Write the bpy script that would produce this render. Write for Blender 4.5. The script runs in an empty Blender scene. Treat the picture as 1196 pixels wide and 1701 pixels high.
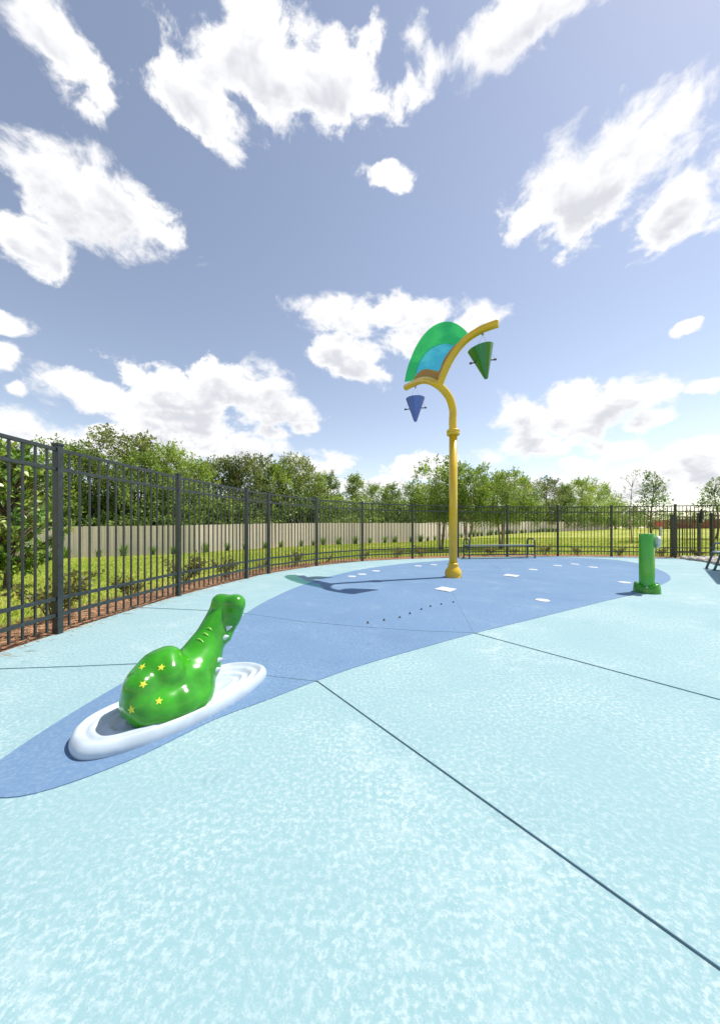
import bpy, bmesh, math, random
import numpy as np
from mathutils import Vector, Matrix, Quaternion
from mathutils.bvhtree import BVHTree

# ------------------------------------------------------------------ camera, sky, sun, exposure
F = 565.0            # focal length in photograph pixels
HZ = 877.0           # horizon row in the photograph
CX = 598.0
CAM_H = 1.03
scene = bpy.context.scene
C = scene.collection
cam_d = bpy.data.cameras.new('camera')
cam = bpy.data.objects.new('camera', cam_d); C.objects.link(cam)
cam.location = (0, 0, CAM_H); cam.rotation_euler = (math.radians(90), 0, 0)
cam_d.sensor_fit = 'HORIZONTAL'; cam_d.sensor_width = 36.0
cam_d.lens = 36.0 * F / 1196.0
cam_d.shift_y = (HZ - 850.5) / 1196.0
cam_d.clip_start = 0.05; cam_d.clip_end = 3000
scene.camera = cam

SUN = Vector((0.545, 0.185, 1.0)).normalized()      # towards the sun
SUN_EL = math.asin(SUN.z); SUN_AZ = math.atan2(SUN.x, SUN.y)
sd = bpy.data.lights.new('sun', 'SUN'); sd.energy = 4.7; sd.angle = math.radians(0.53); sd.color = (1.0, 0.955, 0.89)
sun = bpy.data.objects.new('sun', sd); C.objects.link(sun)
sun.rotation_euler = SUN.to_track_quat('Z', 'Y').to_euler(); sun.location = (8, 4, 20)

vs = scene.view_settings
vs.view_transform = 'Standard'; vs.look = 'None'; vs.gamma = 1.0; vs.use_curve_mapping = False
vs.exposure = 0.38
SKY_STRENGTH = 0.114

scene.render.engine = 'CYCLES'
scene.cycles.max_bounces = 8; scene.cycles.transparent_max_bounces = 12
scene.cycles.use_denoising = True


def nd(nt, typ, **kw):
    n = nt.nodes.new(typ)
    for k, v in kw.items():
        setattr(n, k, v)
    return n


def L(nt, a, b):
    nt.links.new(a, b)


def mth(nt, op, a, b=None, c=None, clamp=False):
    n = nt.nodes.new('ShaderNodeMath'); n.operation = op; n.use_clamp = clamp
    for i, v in enumerate((a, b, c)):
        if v is None: continue
        if isinstance(v, (int, float)): n.inputs[i].default_value = v
        else: nt.links.new(v, n.inputs[i])
    return n.outputs[0]


def vmth(nt, op, a, b=None):
    n = nt.nodes.new('ShaderNodeVectorMath'); n.operation = op
    for i, v in enumerate((a, b)):
        if v is None: continue
        if isinstance(v, tuple): n.inputs[i].default_value = v
        else: nt.links.new(v, n.inputs[i])
    return n.outputs['Value'] if op in ('LENGTH', 'DOT_PRODUCT') else n.outputs['Vector']


def smooth(nt, val, a, b, lo=0.0, hi=1.0):
    n = nt.nodes.new('ShaderNodeMapRange'); n.interpolation_type = 'SMOOTHSTEP'
    nt.links.new(val, n.inputs['Value'])
    n.inputs['From Min'].default_value = a; n.inputs['From Max'].default_value = b
    n.inputs['To Min'].default_value = lo; n.inputs['To Max'].default_value = hi
    return n.outputs['Result']


# cumulus field: azimuth and elevation of each bank of cloud, and its half sizes (radians)
def az_el(u, v):
    x = (u - CX) / F; z = (HZ - v) / F
    return math.atan(x), math.atan2(z, math.hypot(1, x))


CLOUDS_SEEN = [
    (185, 660, 130, 26), (300, 655, 110, 38), (400, 650, 85, 48), (455, 680, 72, 42), (300, 700, 140, 34),
    (380, 745, 120, 30), (230, 745, 120, 34), (500, 715, 30, 12), (272, 628, 18, 12), (440, 725, 40, 14),
    (10, 540, 62, 22), (12, 600, 46, 26), (24, 653, 24, 12), (30, 715, 100, 38), (100, 745, 70, 30),
    (640, 525, 135, 34), (560, 575, 46, 34), (610, 618, 46, 28), (600, 596, 50, 30), (690, 560, 60, 34), (800, 520, 44, 20),
    (705, 770, 58, 20), (650, 808, 70, 14), (530, 778, 48, 26), (585, 808, 60, 14),
    (960, 700, 110, 48), (1020, 658, 118, 34), (1090, 695, 60, 22), (880, 745, 78, 34), (1030, 745, 80, 22),
    (870, 700, 52, 44), (940, 655, 50, 22), (1120, 640, 40, 14), (960, 775, 40, 12),
    (1150, 765, 70, 34), (1080, 795, 90, 26), (1180, 800, 60, 30), (960, 815, 110, 16), (1190, 630, 40, 16),
    (1150, 535, 34, 18), (860, 808, 120, 13),
    (150, 330, 150, 80), (40, 390, 90, 46), (990, 300, 170, 90), (1120, 350, 110, 60), (500, 130, 190, 100), (330, 170, 90, 60), (640, 300, 60, 26), (900, 20, 170, 70), (60, 60, 110, 80),
]


def cloud_group(major=False):
    g = bpy.data.node_groups.new('cloud_density', 'ShaderNodeTree')
    g.interface.new_socket('Direction', in_out='INPUT', socket_type='NodeSocketVector')
    g.interface.new_socket('Lift', in_out='INPUT', socket_type='NodeSocketFloat')
    g.interface.new_socket('Density', in_out='OUTPUT', socket_type='NodeSocketFloat')
    gi = nd(g, 'NodeGroupInput'); go = nd(g, 'NodeGroupOutput')
    sep = nd(g, 'ShaderNodeSeparateXYZ'); L(g, gi.outputs[0], sep.inputs[0])
    az = mth(g, 'ARCTAN2', sep.outputs[0], sep.outputs[1])
    el = mth(g, 'ADD', mth(g, 'ARCSINE', sep.outputs[2]), gi.outputs[1])
    comb = nd(g, 'ShaderNodeCombineXYZ'); L(g, az, comb.inputs[0]); L(g, el, comb.inputs[1])
    lc = nd(g, 'ShaderNodeCombineXYZ'); L(g, gi.outputs[1], lc.inputs[2]); liftv = lc.outputs[0]
    # billowing outline: warp the position by two scales of noise
    nA = nd(g, 'ShaderNodeTexNoise'); nA.inputs['Scale'].default_value = 5.0; nA.inputs['Detail'].default_value = 3.0
    nA.inputs['Roughness'].default_value = 0.55
    dvec = vmth(g, 'ADD', vmth(g, 'MULTIPLY', gi.outputs[0], (1.0, 1.0, 1.35)), liftv); L(g, dvec, nA.inputs['Vector'])
    wv = vmth(g, 'MULTIPLY', vmth(g, 'SUBTRACT', nA.outputs['Color'], (0.5, 0.5, 0.5)), (0.16, 0.10, 0.0))
    p = vmth(g, 'ADD', comb.outputs[0], wv)
    blobs = []
    for (u, v, ru, rv) in CLOUDS_SEEN:
        a, e = az_el(u, v)
        k = 1 + ((u - CX) / F) ** 2
        ke = math.hypot(1, (u - CX) / F) * (1 + math.tan(e) ** 2)
        blobs.append((a, e, max(ru / F / k, 0.012), max(rv / F / ke, 0.01)))
    rnd = random.Random(5)
    for i in range(16):         # the same broken cumulus all the way round
        a = rnd.uniform(0.95, 2 * math.pi - 0.95)
        a = a if a < math.pi else a - 2 * math.pi
        e = rnd.choice((0.08, 0.14, 0.22, 0.34, 0.5, 0.8)) + rnd.uniform(-.03, .05)
        s = rnd.uniform(0.7, 1.4)
        for q in range(1):
            blobs.append((a + rnd.uniform(-.1, .1) * q, e + rnd.uniform(-.02, .03) * q, 0.16 * s / (1 + .3 * q), 0.05 * s))
    if major: blobs = [b for b in blobs if b[3] > 0.034]
    acc = None
    for (a, e, ra, re) in blobs:
        n = g.nodes.new('ShaderNodeVectorMath'); n.operation = 'MULTIPLY_ADD'
        g.links.new(p, n.inputs[0]); n.inputs[1].default_value = (1 / ra, 1 / re, 0.0); n.inputs[2].default_value = (-a / ra, -e / re, 0.0)
        q = vmth(g, 'LENGTH', n.outputs['Vector'])
        if acc is None: acc = q
        else:
            n = g.nodes.new('ShaderNodeMath'); n.operation = 'SMOOTH_MIN'
            g.links.new(acc, n.inputs[0]); g.links.new(q, n.inputs[1]); n.inputs[2].default_value = 0.12
            acc = n.outputs[0]
    acc = mth(g, 'SUBTRACT', 1.0, acc)
    acc = mth(g, 'MAXIMUM', acc, -1.2)
    nB = nd(g, 'ShaderNodeTexNoise'); nB.inputs['Scale'].default_value = 13.0; nB.inputs['Detail'].default_value = 3.0 if major else 8.0
    nB.inputs['Roughness'].default_value = 0.60; nB.inputs['Distortion'].default_value = 0.25
    L(g, dvec, nB.inputs['Vector'])
    ns = mth(g, 'MULTIPLY', mth(g, 'SUBTRACT', nB.outputs['Fac'], 0.5), 2.6)
    L(g, mth(g, 'ADD', acc, ns), go.inputs[0])
    return g


def build_world():
    w = bpy.data.worlds.new('World'); scene.world = w; w.use_nodes = True
    nt = w.node_tree; nt.nodes.clear()
    out = nd(nt, 'ShaderNodeOutputWorld'); bg = nd(nt, 'ShaderNodeBackground')
    L(nt, bg.outputs[0], out.inputs[0]); bg.inputs['Strength'].default_value = SKY_STRENGTH
    sky = nd(nt, 'ShaderNodeTexSky'); sky.sky_type = 'NISHITA'; sky.sun_disc = False
    sky.sun_elevation = SUN_EL; sky.sun_rotation = SUN_AZ
    sky.air_density = 1.0; sky.dust_density = 0.3; sky.ozone_density = 2.0; sky.altitude = 50
    hs = nd(nt, 'ShaderNodeHueSaturation'); hs.inputs['Saturation'].default_value = 0.86; hs.inputs['Value'].default_value = 1.0
    L(nt, sky.outputs[0], hs.inputs['Color'])
    tint = nd(nt, 'ShaderNodeMix'); tint.data_type = 'RGBA'; tint.blend_type = 'MULTIPLY'; tint.inputs[0].default_value = 1.0
    L(nt, hs.outputs[0], tint.inputs[6]); tint.inputs[7].default_value = (1.45, 1.29, 1.17, 1)
    tc = nd(nt, 'ShaderNodeTexCoord')
    grp = cloud_group(); grp2 = cloud_group(True)
    g1 = nd(nt, 'ShaderNodeGroup'); g1.node_tree = grp; L(nt, tc.outputs['Generated'], g1.inputs[0]); g1.inputs[1].default_value = 0.0
    g2 = nd(nt, 'ShaderNodeGroup'); g2.node_tree = grp2; L(nt, tc.outputs['Generated'], g2.inputs[0]); g2.inputs[1].default_value = 0.035
    sn = nd(nt, 'ShaderNodeTexNoise'); sn.inputs['Scale'].default_value = 4.0; sn.inputs['Detail'].default_value = 2.0
    L(nt, tc.outputs['Generated'], sn.inputs['Vector'])
    soft = smooth(nt, sn.outputs['Fac'], 0.36, 0.66, 0.18, 0.50)        # some edges crisp, some wispy
    an = nd(nt, 'ShaderNodeMapRange'); an.interpolation_type = 'SMOOTHSTEP'; L(nt, g1.outputs[0], an.inputs['Value'])
    an.inputs['From Min'].default_value = -0.16; L(nt, soft, an.inputs['From Max']); alpha = an.outputs['Result']
    # cloud body: cloud above it dims it (grey undersides)
    over = smooth(nt, g2.outputs[0], 0.0, 0.9)
    thick = smooth(nt, g1.outputs[0], 0.1, 0.75)
    dim = mth(nt, 'MULTIPLY', over, thick)
    cm = nd(nt, 'ShaderNodeMix'); cm.data_type = 'RGBA'
    L(nt, dim, cm.inputs[0]); cm.inputs[6].default_value = (7.2, 7.2, 7.25, 1); cm.inputs[7].default_value = (5.0, 5.1, 5.5, 1)
    mx = nd(nt, 'ShaderNodeMix'); mx.data_type = 'RGBA'
    L(nt, alpha, mx.inputs[0]); L(nt, tint.outputs[2], mx.inputs[6]); L(nt, cm.outputs[2], mx.inputs[7])
    L(nt, mx.outputs[2], bg.inputs['Color'])
    w.cycles.sampling_method = 'MANUAL'; w.cycles.sample_map_resolution = 512


build_world()

# ------------------------------------------------------------------ helpers
def ray(u, v):
    return Vector(((u - CX) / F, 1.0, (HZ - v) / F))


def at(u, v, D):
    return Vector((0, 0, CAM_H)) + ray(u, v) * D


def gp(u, v, z=0.0):
    return at(u, v, (CAM_H - z) * F / (v - HZ))


def tag(o, label, cat=None, group=None, kind=None):
    o['label'] = label
    if cat: o['category'] = cat
    if group: o['group'] = group
    if kind: o['kind'] = kind
    return o


def mesh_obj(name, verts, faces, mat, parent=None, smooth_=False):
    me = bpy.data.meshes.new(name)
    me.from_pydata([tuple(v) for v in verts], [], faces); me.update()
    return link_mesh(name, me, mat, parent, smooth_)


def link_mesh(name, me, mat, parent=None, smooth_=False):
    if mat is not None and not me.materials: me.materials.append(mat)
    if smooth_:
        me.polygons.foreach_set('use_smooth', [True] * len(me.polygons))
    o = bpy.data.objects.new(name, me); C.objects.link(o)
    if parent is not None: o.parent = parent
    return o


def bm_obj(name, bm, mat, parent=None, smooth_=False):
    me = bpy.data.meshes.new(name); bm.normal_update(); bm.to_mesh(me); bm.free()
    return link_mesh(name, me, mat, parent, smooth_)


def empty(name, loc=(0, 0, 0), rz=0.0):
    o = bpy.data.objects.new(name, None); C.objects.link(o)
    o.location = loc; o.rotation_euler = (0, 0, rz); o.empty_display_size = 0.1
    return o


def copy_tree(o, parent=None):
    c = o.copy(); C.objects.link(c)
    if parent is not None: c.parent = parent
    for ch in list(o.children): copy_tree(ch, c)
    return c


def add_box(bm, c, s, rot=None, bev=0.0):
    r = bmesh.ops.create_cube(bm, size=1.0)
    vs_ = r['verts']
    for v in vs_: v.co = Vector((v.co.x * s[0], v.co.y * s[1], v.co.z * s[2]))
    if bev > 0:
        es = list({e for v in vs_ for e in v.link_edges})
        r2 = bmesh.ops.bevel(bm, geom=es, offset=bev, segments=2, affect='EDGES', profile=0.5)
        vs_ = list({v for f in r2['faces'] for v in f.verts} | {v for v in vs_ if v.is_valid})
    for v in vs_:
        co = v.co
        if rot is not None: co = rot @ co
        v.co = co + Vector(c)
    return vs_


def add_tube(bm, pts, rad, seg=12, caps=True, closed=False):
    pts = [Vector(p) for p in pts]
    n = len(pts)
    if not hasattr(rad, '__len__'): rad = [rad] * n
    rings = []
    prev = None
    for i in range(n):
        if closed: t = pts[(i + 1) % n] - pts[i - 1]
        else: t = pts[min(i + 1, n - 1)] - pts[max(i - 1, 0)]
        t.normalize()
        if prev is None:
            a = Vector((0, 0, 1)) if abs(t.z) < 0.9 else Vector((1, 0, 0))
            nx = t.cross(a).normalized()
        else:
            nx = (prev - t * prev.dot(t)).normalized()
        prev = nx
        ny = t.cross(nx)
        rings.append([bm.verts.new(pts[i] + (nx * math.cos(2 * math.pi * k / seg) + ny * math.sin(2 * math.pi * k / seg)) * rad[i]) for k in range(seg)])
    for i in range(n if closed else n - 1):
        a, b = rings[i], rings[(i + 1) % n]
        for k in range(seg):
            bm.faces.new((a[k], a[(k + 1) % seg], b[(k + 1) % seg], b[k]))
    if caps and not closed:
        bm.faces.new(list(reversed(rings[0]))); bm.faces.new(rings[-1])


def add_lathe(bm, prof, seg=32, M=None):
    rings = []
    for (r, z) in prof:
        if r < 1e-6:
            co = Vector((0, 0, z)); rings.append([bm.verts.new(M @ co if M else co)])
        else:
            ring = []
            for k in range(seg):
                co = Vector((r * math.cos(2 * math.pi * k / seg), r * math.sin(2 * math.pi * k / seg), z))
                ring.append(bm.verts.new(M @ co if M else co))
            rings.append(ring)
    for a, b in zip(rings[:-1], rings[1:]):
        for k in range(seg):
            k2 = (k + 1) % seg
            if len(a) == 1 and len(b) == 1: continue
            if len(a) == 1: bm.faces.new((a[0], b[k2], b[k]))
            elif len(b) == 1: bm.faces.new((a[k], a[k2], b[0]))
            else: bm.faces.new((a[k], a[k2], b[k2], b[k]))


def catmull(pts, n=8, closed=False):
    pts = [Vector(p) for p in pts]
    out = []
    m = len(pts)
    rng = range(m) if closed else range(m - 1)
    for i in rng:
        p0 = pts[i - 1] if (closed or i > 0) else pts[0]
        p1 = pts[i]; p2 = pts[(i + 1) % m]
        p3 = pts[(i + 2) % m] if (closed or i + 2 < m) else pts[-1]
        for k in range(n):
            t = k / n
            out.append(0.5 * ((2 * p1) + (-p0 + p2) * t + (2 * p0 - 5 * p1 + 4 * p2 - p3) * t * t + (-p0 + 3 * p1 - 3 * p2 + p3) * t ** 3))
    if not closed: out.append(pts[-1])
    return out


def prism(bm, poly, z0, z1):
    top = [bm.verts.new((p[0], p[1], z1)) for p in poly]
    bot = [bm.verts.new((p[0], p[1], z0)) for p in poly]
    n = len(poly)
    f = bm.faces.new(top)
    bm.faces.new(list(reversed(bot)))
    for i in range(n):
        bm.faces.new((top[i], bot[i], bot[(i + 1) % n], top[(i + 1) % n]))
    bmesh.ops.recalc_face_normals(bm, faces=bm.faces[:])


# ------------------------------------------------------------------ materials
def new_mat(name):
    m = bpy.data.materials.new(name); m.use_nodes = True
    nt = m.node_tree
    return m, nt, nt.nodes['Principled BSDF'], nt.nodes['Material Output']


def simple(name, col, rough=0.5, metal=0.0, var=0.12, nscale=12.0, bump=0.0, bscale=80.0, coat=0.0, spec=0.5):
    m, nt, b, out = new_mat(name)
    tc = nd(nt, 'ShaderNodeTexCoord')
    n1 = nd(nt, 'ShaderNodeTexNoise'); n1.inputs['Scale'].default_value = nscale; n1.inputs['Detail'].default_value = 5
    L(nt, tc.outputs['Object'], n1.inputs['Vector'])
    mx = nd(nt, 'ShaderNodeMix'); mx.data_type = 'RGBA'
    lo = tuple(c * (1 - var) for c in col); hi = tuple(min(1, c * (1 + var)) for c in col)
    mx.inputs[6].default_value = (*lo, 1); mx.inputs[7].default_value = (*hi, 1)
    L(nt, smooth(nt, n1.outputs['Fac'], 0.3, 0.7), mx.inputs[0]); L(nt, mx.outputs[2], b.inputs['Base Color'])
    rr = nd(nt, 'ShaderNodeMapRange'); L(nt, n1.outputs['Fac'], rr.inputs['Value'])
    rr.inputs['To Min'].default_value = max(0.02, rough * 0.8); rr.inputs['To Max'].default_value = min(1, rough * 1.2)
    L(nt, rr.outputs[0], b.inputs['Roughness'])
    b.inputs['Metallic'].default_value = metal
    b.inputs['Coat Weight'].default_value = coat; b.inputs['Coat Roughness'].default_value = 0.06
    b.inputs['Specular IOR Level'].default_value = spec
    if bump > 0:
        n2 = nd(nt, 'ShaderNodeTexNoise'); n2.inputs['Scale'].default_value = bscale; n2.inputs['Detail'].default_value = 4
        L(nt, tc.outputs['Object'], n2.inputs['Vector'])
        bp = nd(nt, 'ShaderNodeBump'); bp.inputs['Strength'].default_value = bump; bp.inputs['Distance'].default_value = 0.01
        L(nt, n2.outputs['Fac'], bp.inputs['Height']); L(nt, bp.outputs[0], b.inputs['Normal'])
    return m


def pad_mat(name, base, light, dark, amount):
    """knock-down textured coating on concrete: flat plateaus over a darker ground, worn and a little stained"""
    m, nt, b, out = new_mat(name)
    tc = nd(nt, 'ShaderNodeTexCoord')
    mp = nd(nt, 'ShaderNodeMapping'); L(nt, tc.outputs['Object'], mp.inputs['Vector'])
    na = nd(nt, 'ShaderNodeTexNoise'); na.inputs['Scale'].default_value = 48; na.inputs['Detail'].default_value = 7; na.inputs['Roughness'].default_value = 0.68; na.inputs['Distortion'].default_value = 0.15
    nb = nd(nt, 'ShaderNodeTexNoise'); nb.inputs['Scale'].default_value = 1.1; nb.inputs['Detail'].default_value = 5; nb.inputs['Roughness'].default_value = 0.6
    nc = nd(nt, 'ShaderNodeTexNoise'); nc.inputs['Scale'].default_value = 210; nc.inputs['Detail'].default_value = 5; nc.inputs['Roughness'].default_value = 0.65
    for n in (na, nb, nc): L(nt, mp.outputs[0], n.inputs['Vector'])
    plate = smooth(nt, na.outputs['Fac'], 0.43, 0.64)
    big = smooth(nt, nb.outputs['Fac'], 0.30, 0.72)
    m1 = nd(nt, 'ShaderNodeMix'); m1.data_type = 'RGBA'
    m1.inputs[6].default_value = (*base, 1); m1.inputs[7].default_value = (*light, 1)
    amt = mth(nt, 'MULTIPLY', plate, mth(nt, 'MULTIPLY_ADD', big, 0.75 * amount, 0.30 * amount)); L(nt, amt, m1.inputs[0])
    m2 = nd(nt, 'ShaderNodeMix'); m2.data_type = 'RGBA'; L(nt, m1.outputs[2], m2.inputs[6]); m2.inputs[7].default_value = (*dark, 1)
    sp = smooth(nt, nc.outputs['Fac'], 0.52, 0.72)
    L(nt, mth(nt, 'MULTIPLY', sp, 0.6), m2.inputs[0])
    m3 = nd(nt, 'ShaderNodeMix'); m3.data_type = 'RGBA'; L(nt, m2.outputs[2], m3.inputs[6]); m3.inputs[7].default_value = (*dark, 1)
    nd_ = nd(nt, 'ShaderNodeTexNoise'); nd_.inputs['Scale'].default_value = 0.45; nd_.inputs['Detail'].default_value = 7; nd_.inputs['Roughness'].default_value = 0.7
    L(nt, mp.outputs[0], nd_.inputs['Vector'])
    L(nt, smooth(nt, nd_.outputs['Fac'], 0.48, 0.74, 0.0, 0.5), m3.inputs[0])
    # dried water lines and scuffs
    ne = nd(nt, 'ShaderNodeTexNoise'); ne.inputs['Scale'].default_value = 0.8; ne.inputs['Detail'].default_value = 6; ne.inputs['Roughness'].default_value = 0.55
    L(nt, mp.outputs[0], ne.inputs['Vector'])
    band = mth(nt, 'ABSOLUTE', mth(nt, 'SUBTRACT', ne.outputs['Fac'], 0.52))
    line = mth(nt, 'MULTIPLY', smooth(nt, band, 0.0, 0.022, 1.0, 0.0), smooth(nt, nb.outputs['Fac'], 0.45, 0.65))
    m4 = nd(nt, 'ShaderNodeMix'); m4.data_type = 'RGBA'; L(nt, m3.outputs[2], m4.inputs[6]); m4.inputs[7].default_value = (*light, 1)
    L(nt, mth(nt, 'MULTIPLY', line, 0.5), m4.inputs[0])
    nf = nd(nt, 'ShaderNodeTexNoise'); nf.inputs['Scale'].default_value = 2.6; nf.inputs['Detail'].default_value = 8; nf.inputs['Roughness'].default_value = 0.75
    L(nt, mp.outputs[0], nf.inputs['Vector'])
    m5 = nd(nt, 'ShaderNodeMix'); m5.data_type = 'RGBA'; L(nt, m4.outputs[2], m5.inputs[6]); m5.inputs[7].default_value = (*[c * .8 for c in dark], 1)
    L(nt, smooth(nt, nf.outputs['Fac'], 0.56, 0.76, 0.0, 0.45), m5.inputs[0])
    L(nt, m5.outputs[2], b.inputs['Base Color'])
    b.inputs['Roughness'].default_value = 0.8; b.inputs['Specular IOR Level'].default_value = 0.22
    bp = nd(nt, 'ShaderNodeBump'); bp.inputs['Strength'].default_value = 0.22; bp.inputs['Distance'].default_value = 0.003
    hsum = mth(nt, 'MULTIPLY_ADD', nc.outputs['Fac'], 0.35, plate)
    L(nt, hsum, bp.inputs['Height']); L(nt, bp.outputs[0], b.inputs['Normal'])
    return m


def leaf_mat(name, c0, c1, c2, trans=0.42, rough=0.5, spec=0.3):
    """leaf colour varies by leaf (attribute 'tone') and by plant"""
    m, nt, b, out = new_mat(name)
    at_ = nd(nt, 'ShaderNodeAttribute'); at_.attribute_name = 'tone'
    oi = nd(nt, 'ShaderNodeObjectInfo')
    f = mth(nt, 'MULTIPLY_ADD', oi.outputs['Random'], 0.35, mth(nt, 'MULTIPLY_ADD', at_.outputs['Fac'], 0.8, -0.08), clamp=True)
    cr = nd(nt, 'ShaderNodeValToRGB'); L(nt, f, cr.inputs[0])
    e = cr.color_ramp.elements
    e[0].position = 0.0; e[0].color = (*c0, 1); e[1].position = 1.0; e[1].color = (*c2, 1)
    x = cr.color_ramp.elements.new(0.5); x.color = (*c1, 1)
    L(nt, cr.outputs[0], b.inputs['Base Color'])
    b.inputs['Roughness'].default_value = rough; b.inputs['Specular IOR Level'].default_value = spec
    tr = nd(nt, 'ShaderNodeBsdfTranslucent')
    br = nd(nt, 'ShaderNodeMix'); br.data_type = 'RGBA'; br.blend_type = 'MULTIPLY'; br.inputs[0].default_value = 1.0
    L(nt, cr.outputs[0], br.inputs[6]); br.inputs[7].default_value = (1.5, 1.45, 0.7, 1)
    L(nt, br.outputs[2], tr.inputs['Color'])
    ms = nd(nt, 'ShaderNodeMixShader'); ms.inputs[0].default_value = trans
    L(nt, b.outputs[0], ms.inputs[1]); L(nt, tr.outputs[0], ms.inputs[2]); L(nt, ms.outputs[0], out.inputs['Surface'])
    return m


def tinted_panel(name, col, dens=0.5):
    """translucent coloured acrylic: sun passes through tinted"""
    m, nt, b, out = new_mat(name)
    b.inputs['Base Color'].default_value = (*col, 1); b.inputs['Roughness'].default_value = 0.15
    tr = nd(nt, 'ShaderNodeBsdfTranslucent'); tr.inputs['Color'].default_value = (*[min(1, c * 1.15) for c in col], 1)
    tp = nd(nt, 'ShaderNodeBsdfTransparent'); tp.inputs['Color'].default_value = (*[min(1, c * 1.1 + .22) for c in col], 1)
    n = nd(nt, 'ShaderNodeTexNoise'); n.inputs['Scale'].default_value = 3.0
    tc = nd(nt, 'ShaderNodeTexCoord'); L(nt, tc.outputs['Object'], n.inputs['Vector'])
    a = nd(nt, 'ShaderNodeMixShader'); a.inputs[0].default_value = 0.6
    L(nt, b.outputs[0], a.inputs[1]); L(nt, tr.outputs[0], a.inputs[2])
    c = nd(nt, 'ShaderNodeMixShader'); L(nt, smooth(nt, n.outputs['Fac'], 0.3, 0.7, dens - .04, dens + .04), c.inputs[0])
    L(nt, a.outputs[0], c.inputs[1]); L(nt, tp.outputs[0], c.inputs[2])
    L(nt, c.outputs[0], out.inputs['Surface'])
    return m


def lawn_mat():
    m, nt, b, out = new_mat('lawn')
    tc = nd(nt, 'ShaderNodeTexCoord')
    n1 = nd(nt, 'ShaderNodeTexNoise'); n1.inputs['Scale'].default_value = 0.35; n1.inputs['Detail'].default_value = 6
    n2 = nd(nt, 'ShaderNodeTexNoise'); n2.inputs['Scale'].default_value = 9; n2.inputs['Detail'].default_value = 8; n2.inputs['Roughness'].default_value = 0.7
    for n in (n1, n2): L(nt, tc.outputs['Object'], n.inputs['Vector'])
    mx = nd(nt, 'ShaderNodeMix'); mx.data_type = 'RGBA'
    mx.inputs[6].default_value = (0.22, 0.29, 0.03, 1); mx.inputs[7].default_value = (0.43, 0.41, 0.10, 1)
    L(nt, smooth(nt, n1.outputs['Fac'], 0.35, 0.68), mx.inputs[0])
    m2 = nd(nt, 'ShaderNodeMix'); m2.data_type = 'RGBA'; L(nt, mx.outputs[2], m2.inputs[6]); m2.inputs[7].default_value = (0.11, 0.15, 0.025, 1)
    L(nt, smooth(nt, n2.outputs['Fac'], 0.5, 0.75, 0.0, 0.7), m2.inputs[0])
    L(nt, m2.outputs[2], b.inputs['Base Color']); b.inputs['Roughness'].default_value = 0.9; b.inputs['Specular IOR Level'].default_value = 0.1
    bp = nd(nt, 'ShaderNodeBump'); bp.inputs['Strength'].default_value = 0.6; bp.inputs['Distance'].default_value = 0.04
    L(nt, n2.outputs['Fac'], bp.inputs['Height']); L(nt, bp.outputs[0], b.inputs['Normal'])
    return m


def board_mat(name, a, b_, nsc=1.0):
    """weathered fence boards: tone differs by board (attribute/object random), grain runs up the board"""
    m, nt, b, out = new_mat(name)
    tc = nd(nt, 'ShaderNodeTexCoord'); oi = nd(nt, 'ShaderNodeObjectInfo')
    at_ = nd(nt, 'ShaderNodeAttribute'); at_.attribute_name = 'tone'
    mp = nd(nt, 'ShaderNodeMapping'); mp.inputs['Scale'].default_value = (28, 28, 1.2); L(nt, tc.outputs['Object'], mp.inputs['Vector'])
    add = nd(nt, 'ShaderNodeVectorMath'); add.operation = 'ADD'; L(nt, mp.outputs[0], add.inputs[0])
    cb = nd(nt, 'ShaderNodeCombineXYZ'); L(nt, mth(nt, 'MULTIPLY', oi.outputs['Random'], 40), cb.inputs[2]); L(nt, cb.outputs[0], add.inputs[1])
    n = nd(nt, 'ShaderNodeTexNoise'); n.inputs['Scale'].default_value = 1.0; n.inputs['Detail'].default_value = 6
    L(nt, add.outputs[0], n.inputs['Vector'])
    f = mth(nt, 'ADD', mth(nt, 'MULTIPLY', n.outputs['Fac'], 0.5), mth(nt, 'MULTIPLY', mth(nt, 'ADD', oi.outputs['Random'], at_.outputs['Fac']), 0.5), clamp=True)
    mx = nd(nt, 'ShaderNodeMix'); mx.data_type = 'RGBA'; mx.inputs[6].default_value = (*a, 1); mx.inputs[7].default_value = (*b_, 1)
    L(nt, f, mx.inputs[0]); L(nt, mx.outputs[2], b.inputs['Base Color'])
    b.inputs['Roughness'].default_value = 0.85; b.inputs['Specular IOR Level'].default_value = 0.2
    return m


M = {}
M['aqua'] = pad_mat('aqua_coating', (0.235, 0.375, 0.395), (0.425, 0.52, 0.525), (0.165, 0.295, 0.335), 1.0)
M['blue'] = pad_mat('blue_coating', (0.122, 0.212, 0.34), (0.21, 0.305, 0.41), (0.088, 0.152, 0.265), 0.8)
M['joint'] = simple('joint_sealant', (0.15, 0.25, 0.30), 0.85)
M['joint_pale'] = simple('pale_joint', (0.20, 0.33, 0.36), 0.85)
M['lawn'] = lawn_mat()
M['mulch'] = simple('mulch_soil', (0.30, 0.175, 0.105), 0.95, var=0.4, nscale=14, bump=0.6, bscale=60, spec=0.1)
M['straw'] = leaf_mat('pine_straw', (0.22, 0.11, 0.055), (0.48, 0.27, 0.14), (0.66, 0.45, 0.27), 0.1, 0.8, 0.1)
M['iron'] = simple('dark_fence_paint', (0.024, 0.031, 0.031), 0.30, 0.0, var=0.25, nscale=20, spec=0.55)
M['bench'] = simple('dark_teal_paint', (0.035, 0.07, 0.075), 0.35, 0.0, var=0.2, spec=0.6)
M['seat_dark'] = simple('bench_seat_dark', (0.13, 0.17, 0.165), 0.45, 0.0, var=0.15)
M['seat'] = simple('bench_seat_plastic', (0.30, 0.36, 0.36), 0.5, 0.0, var=0.15)
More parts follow.
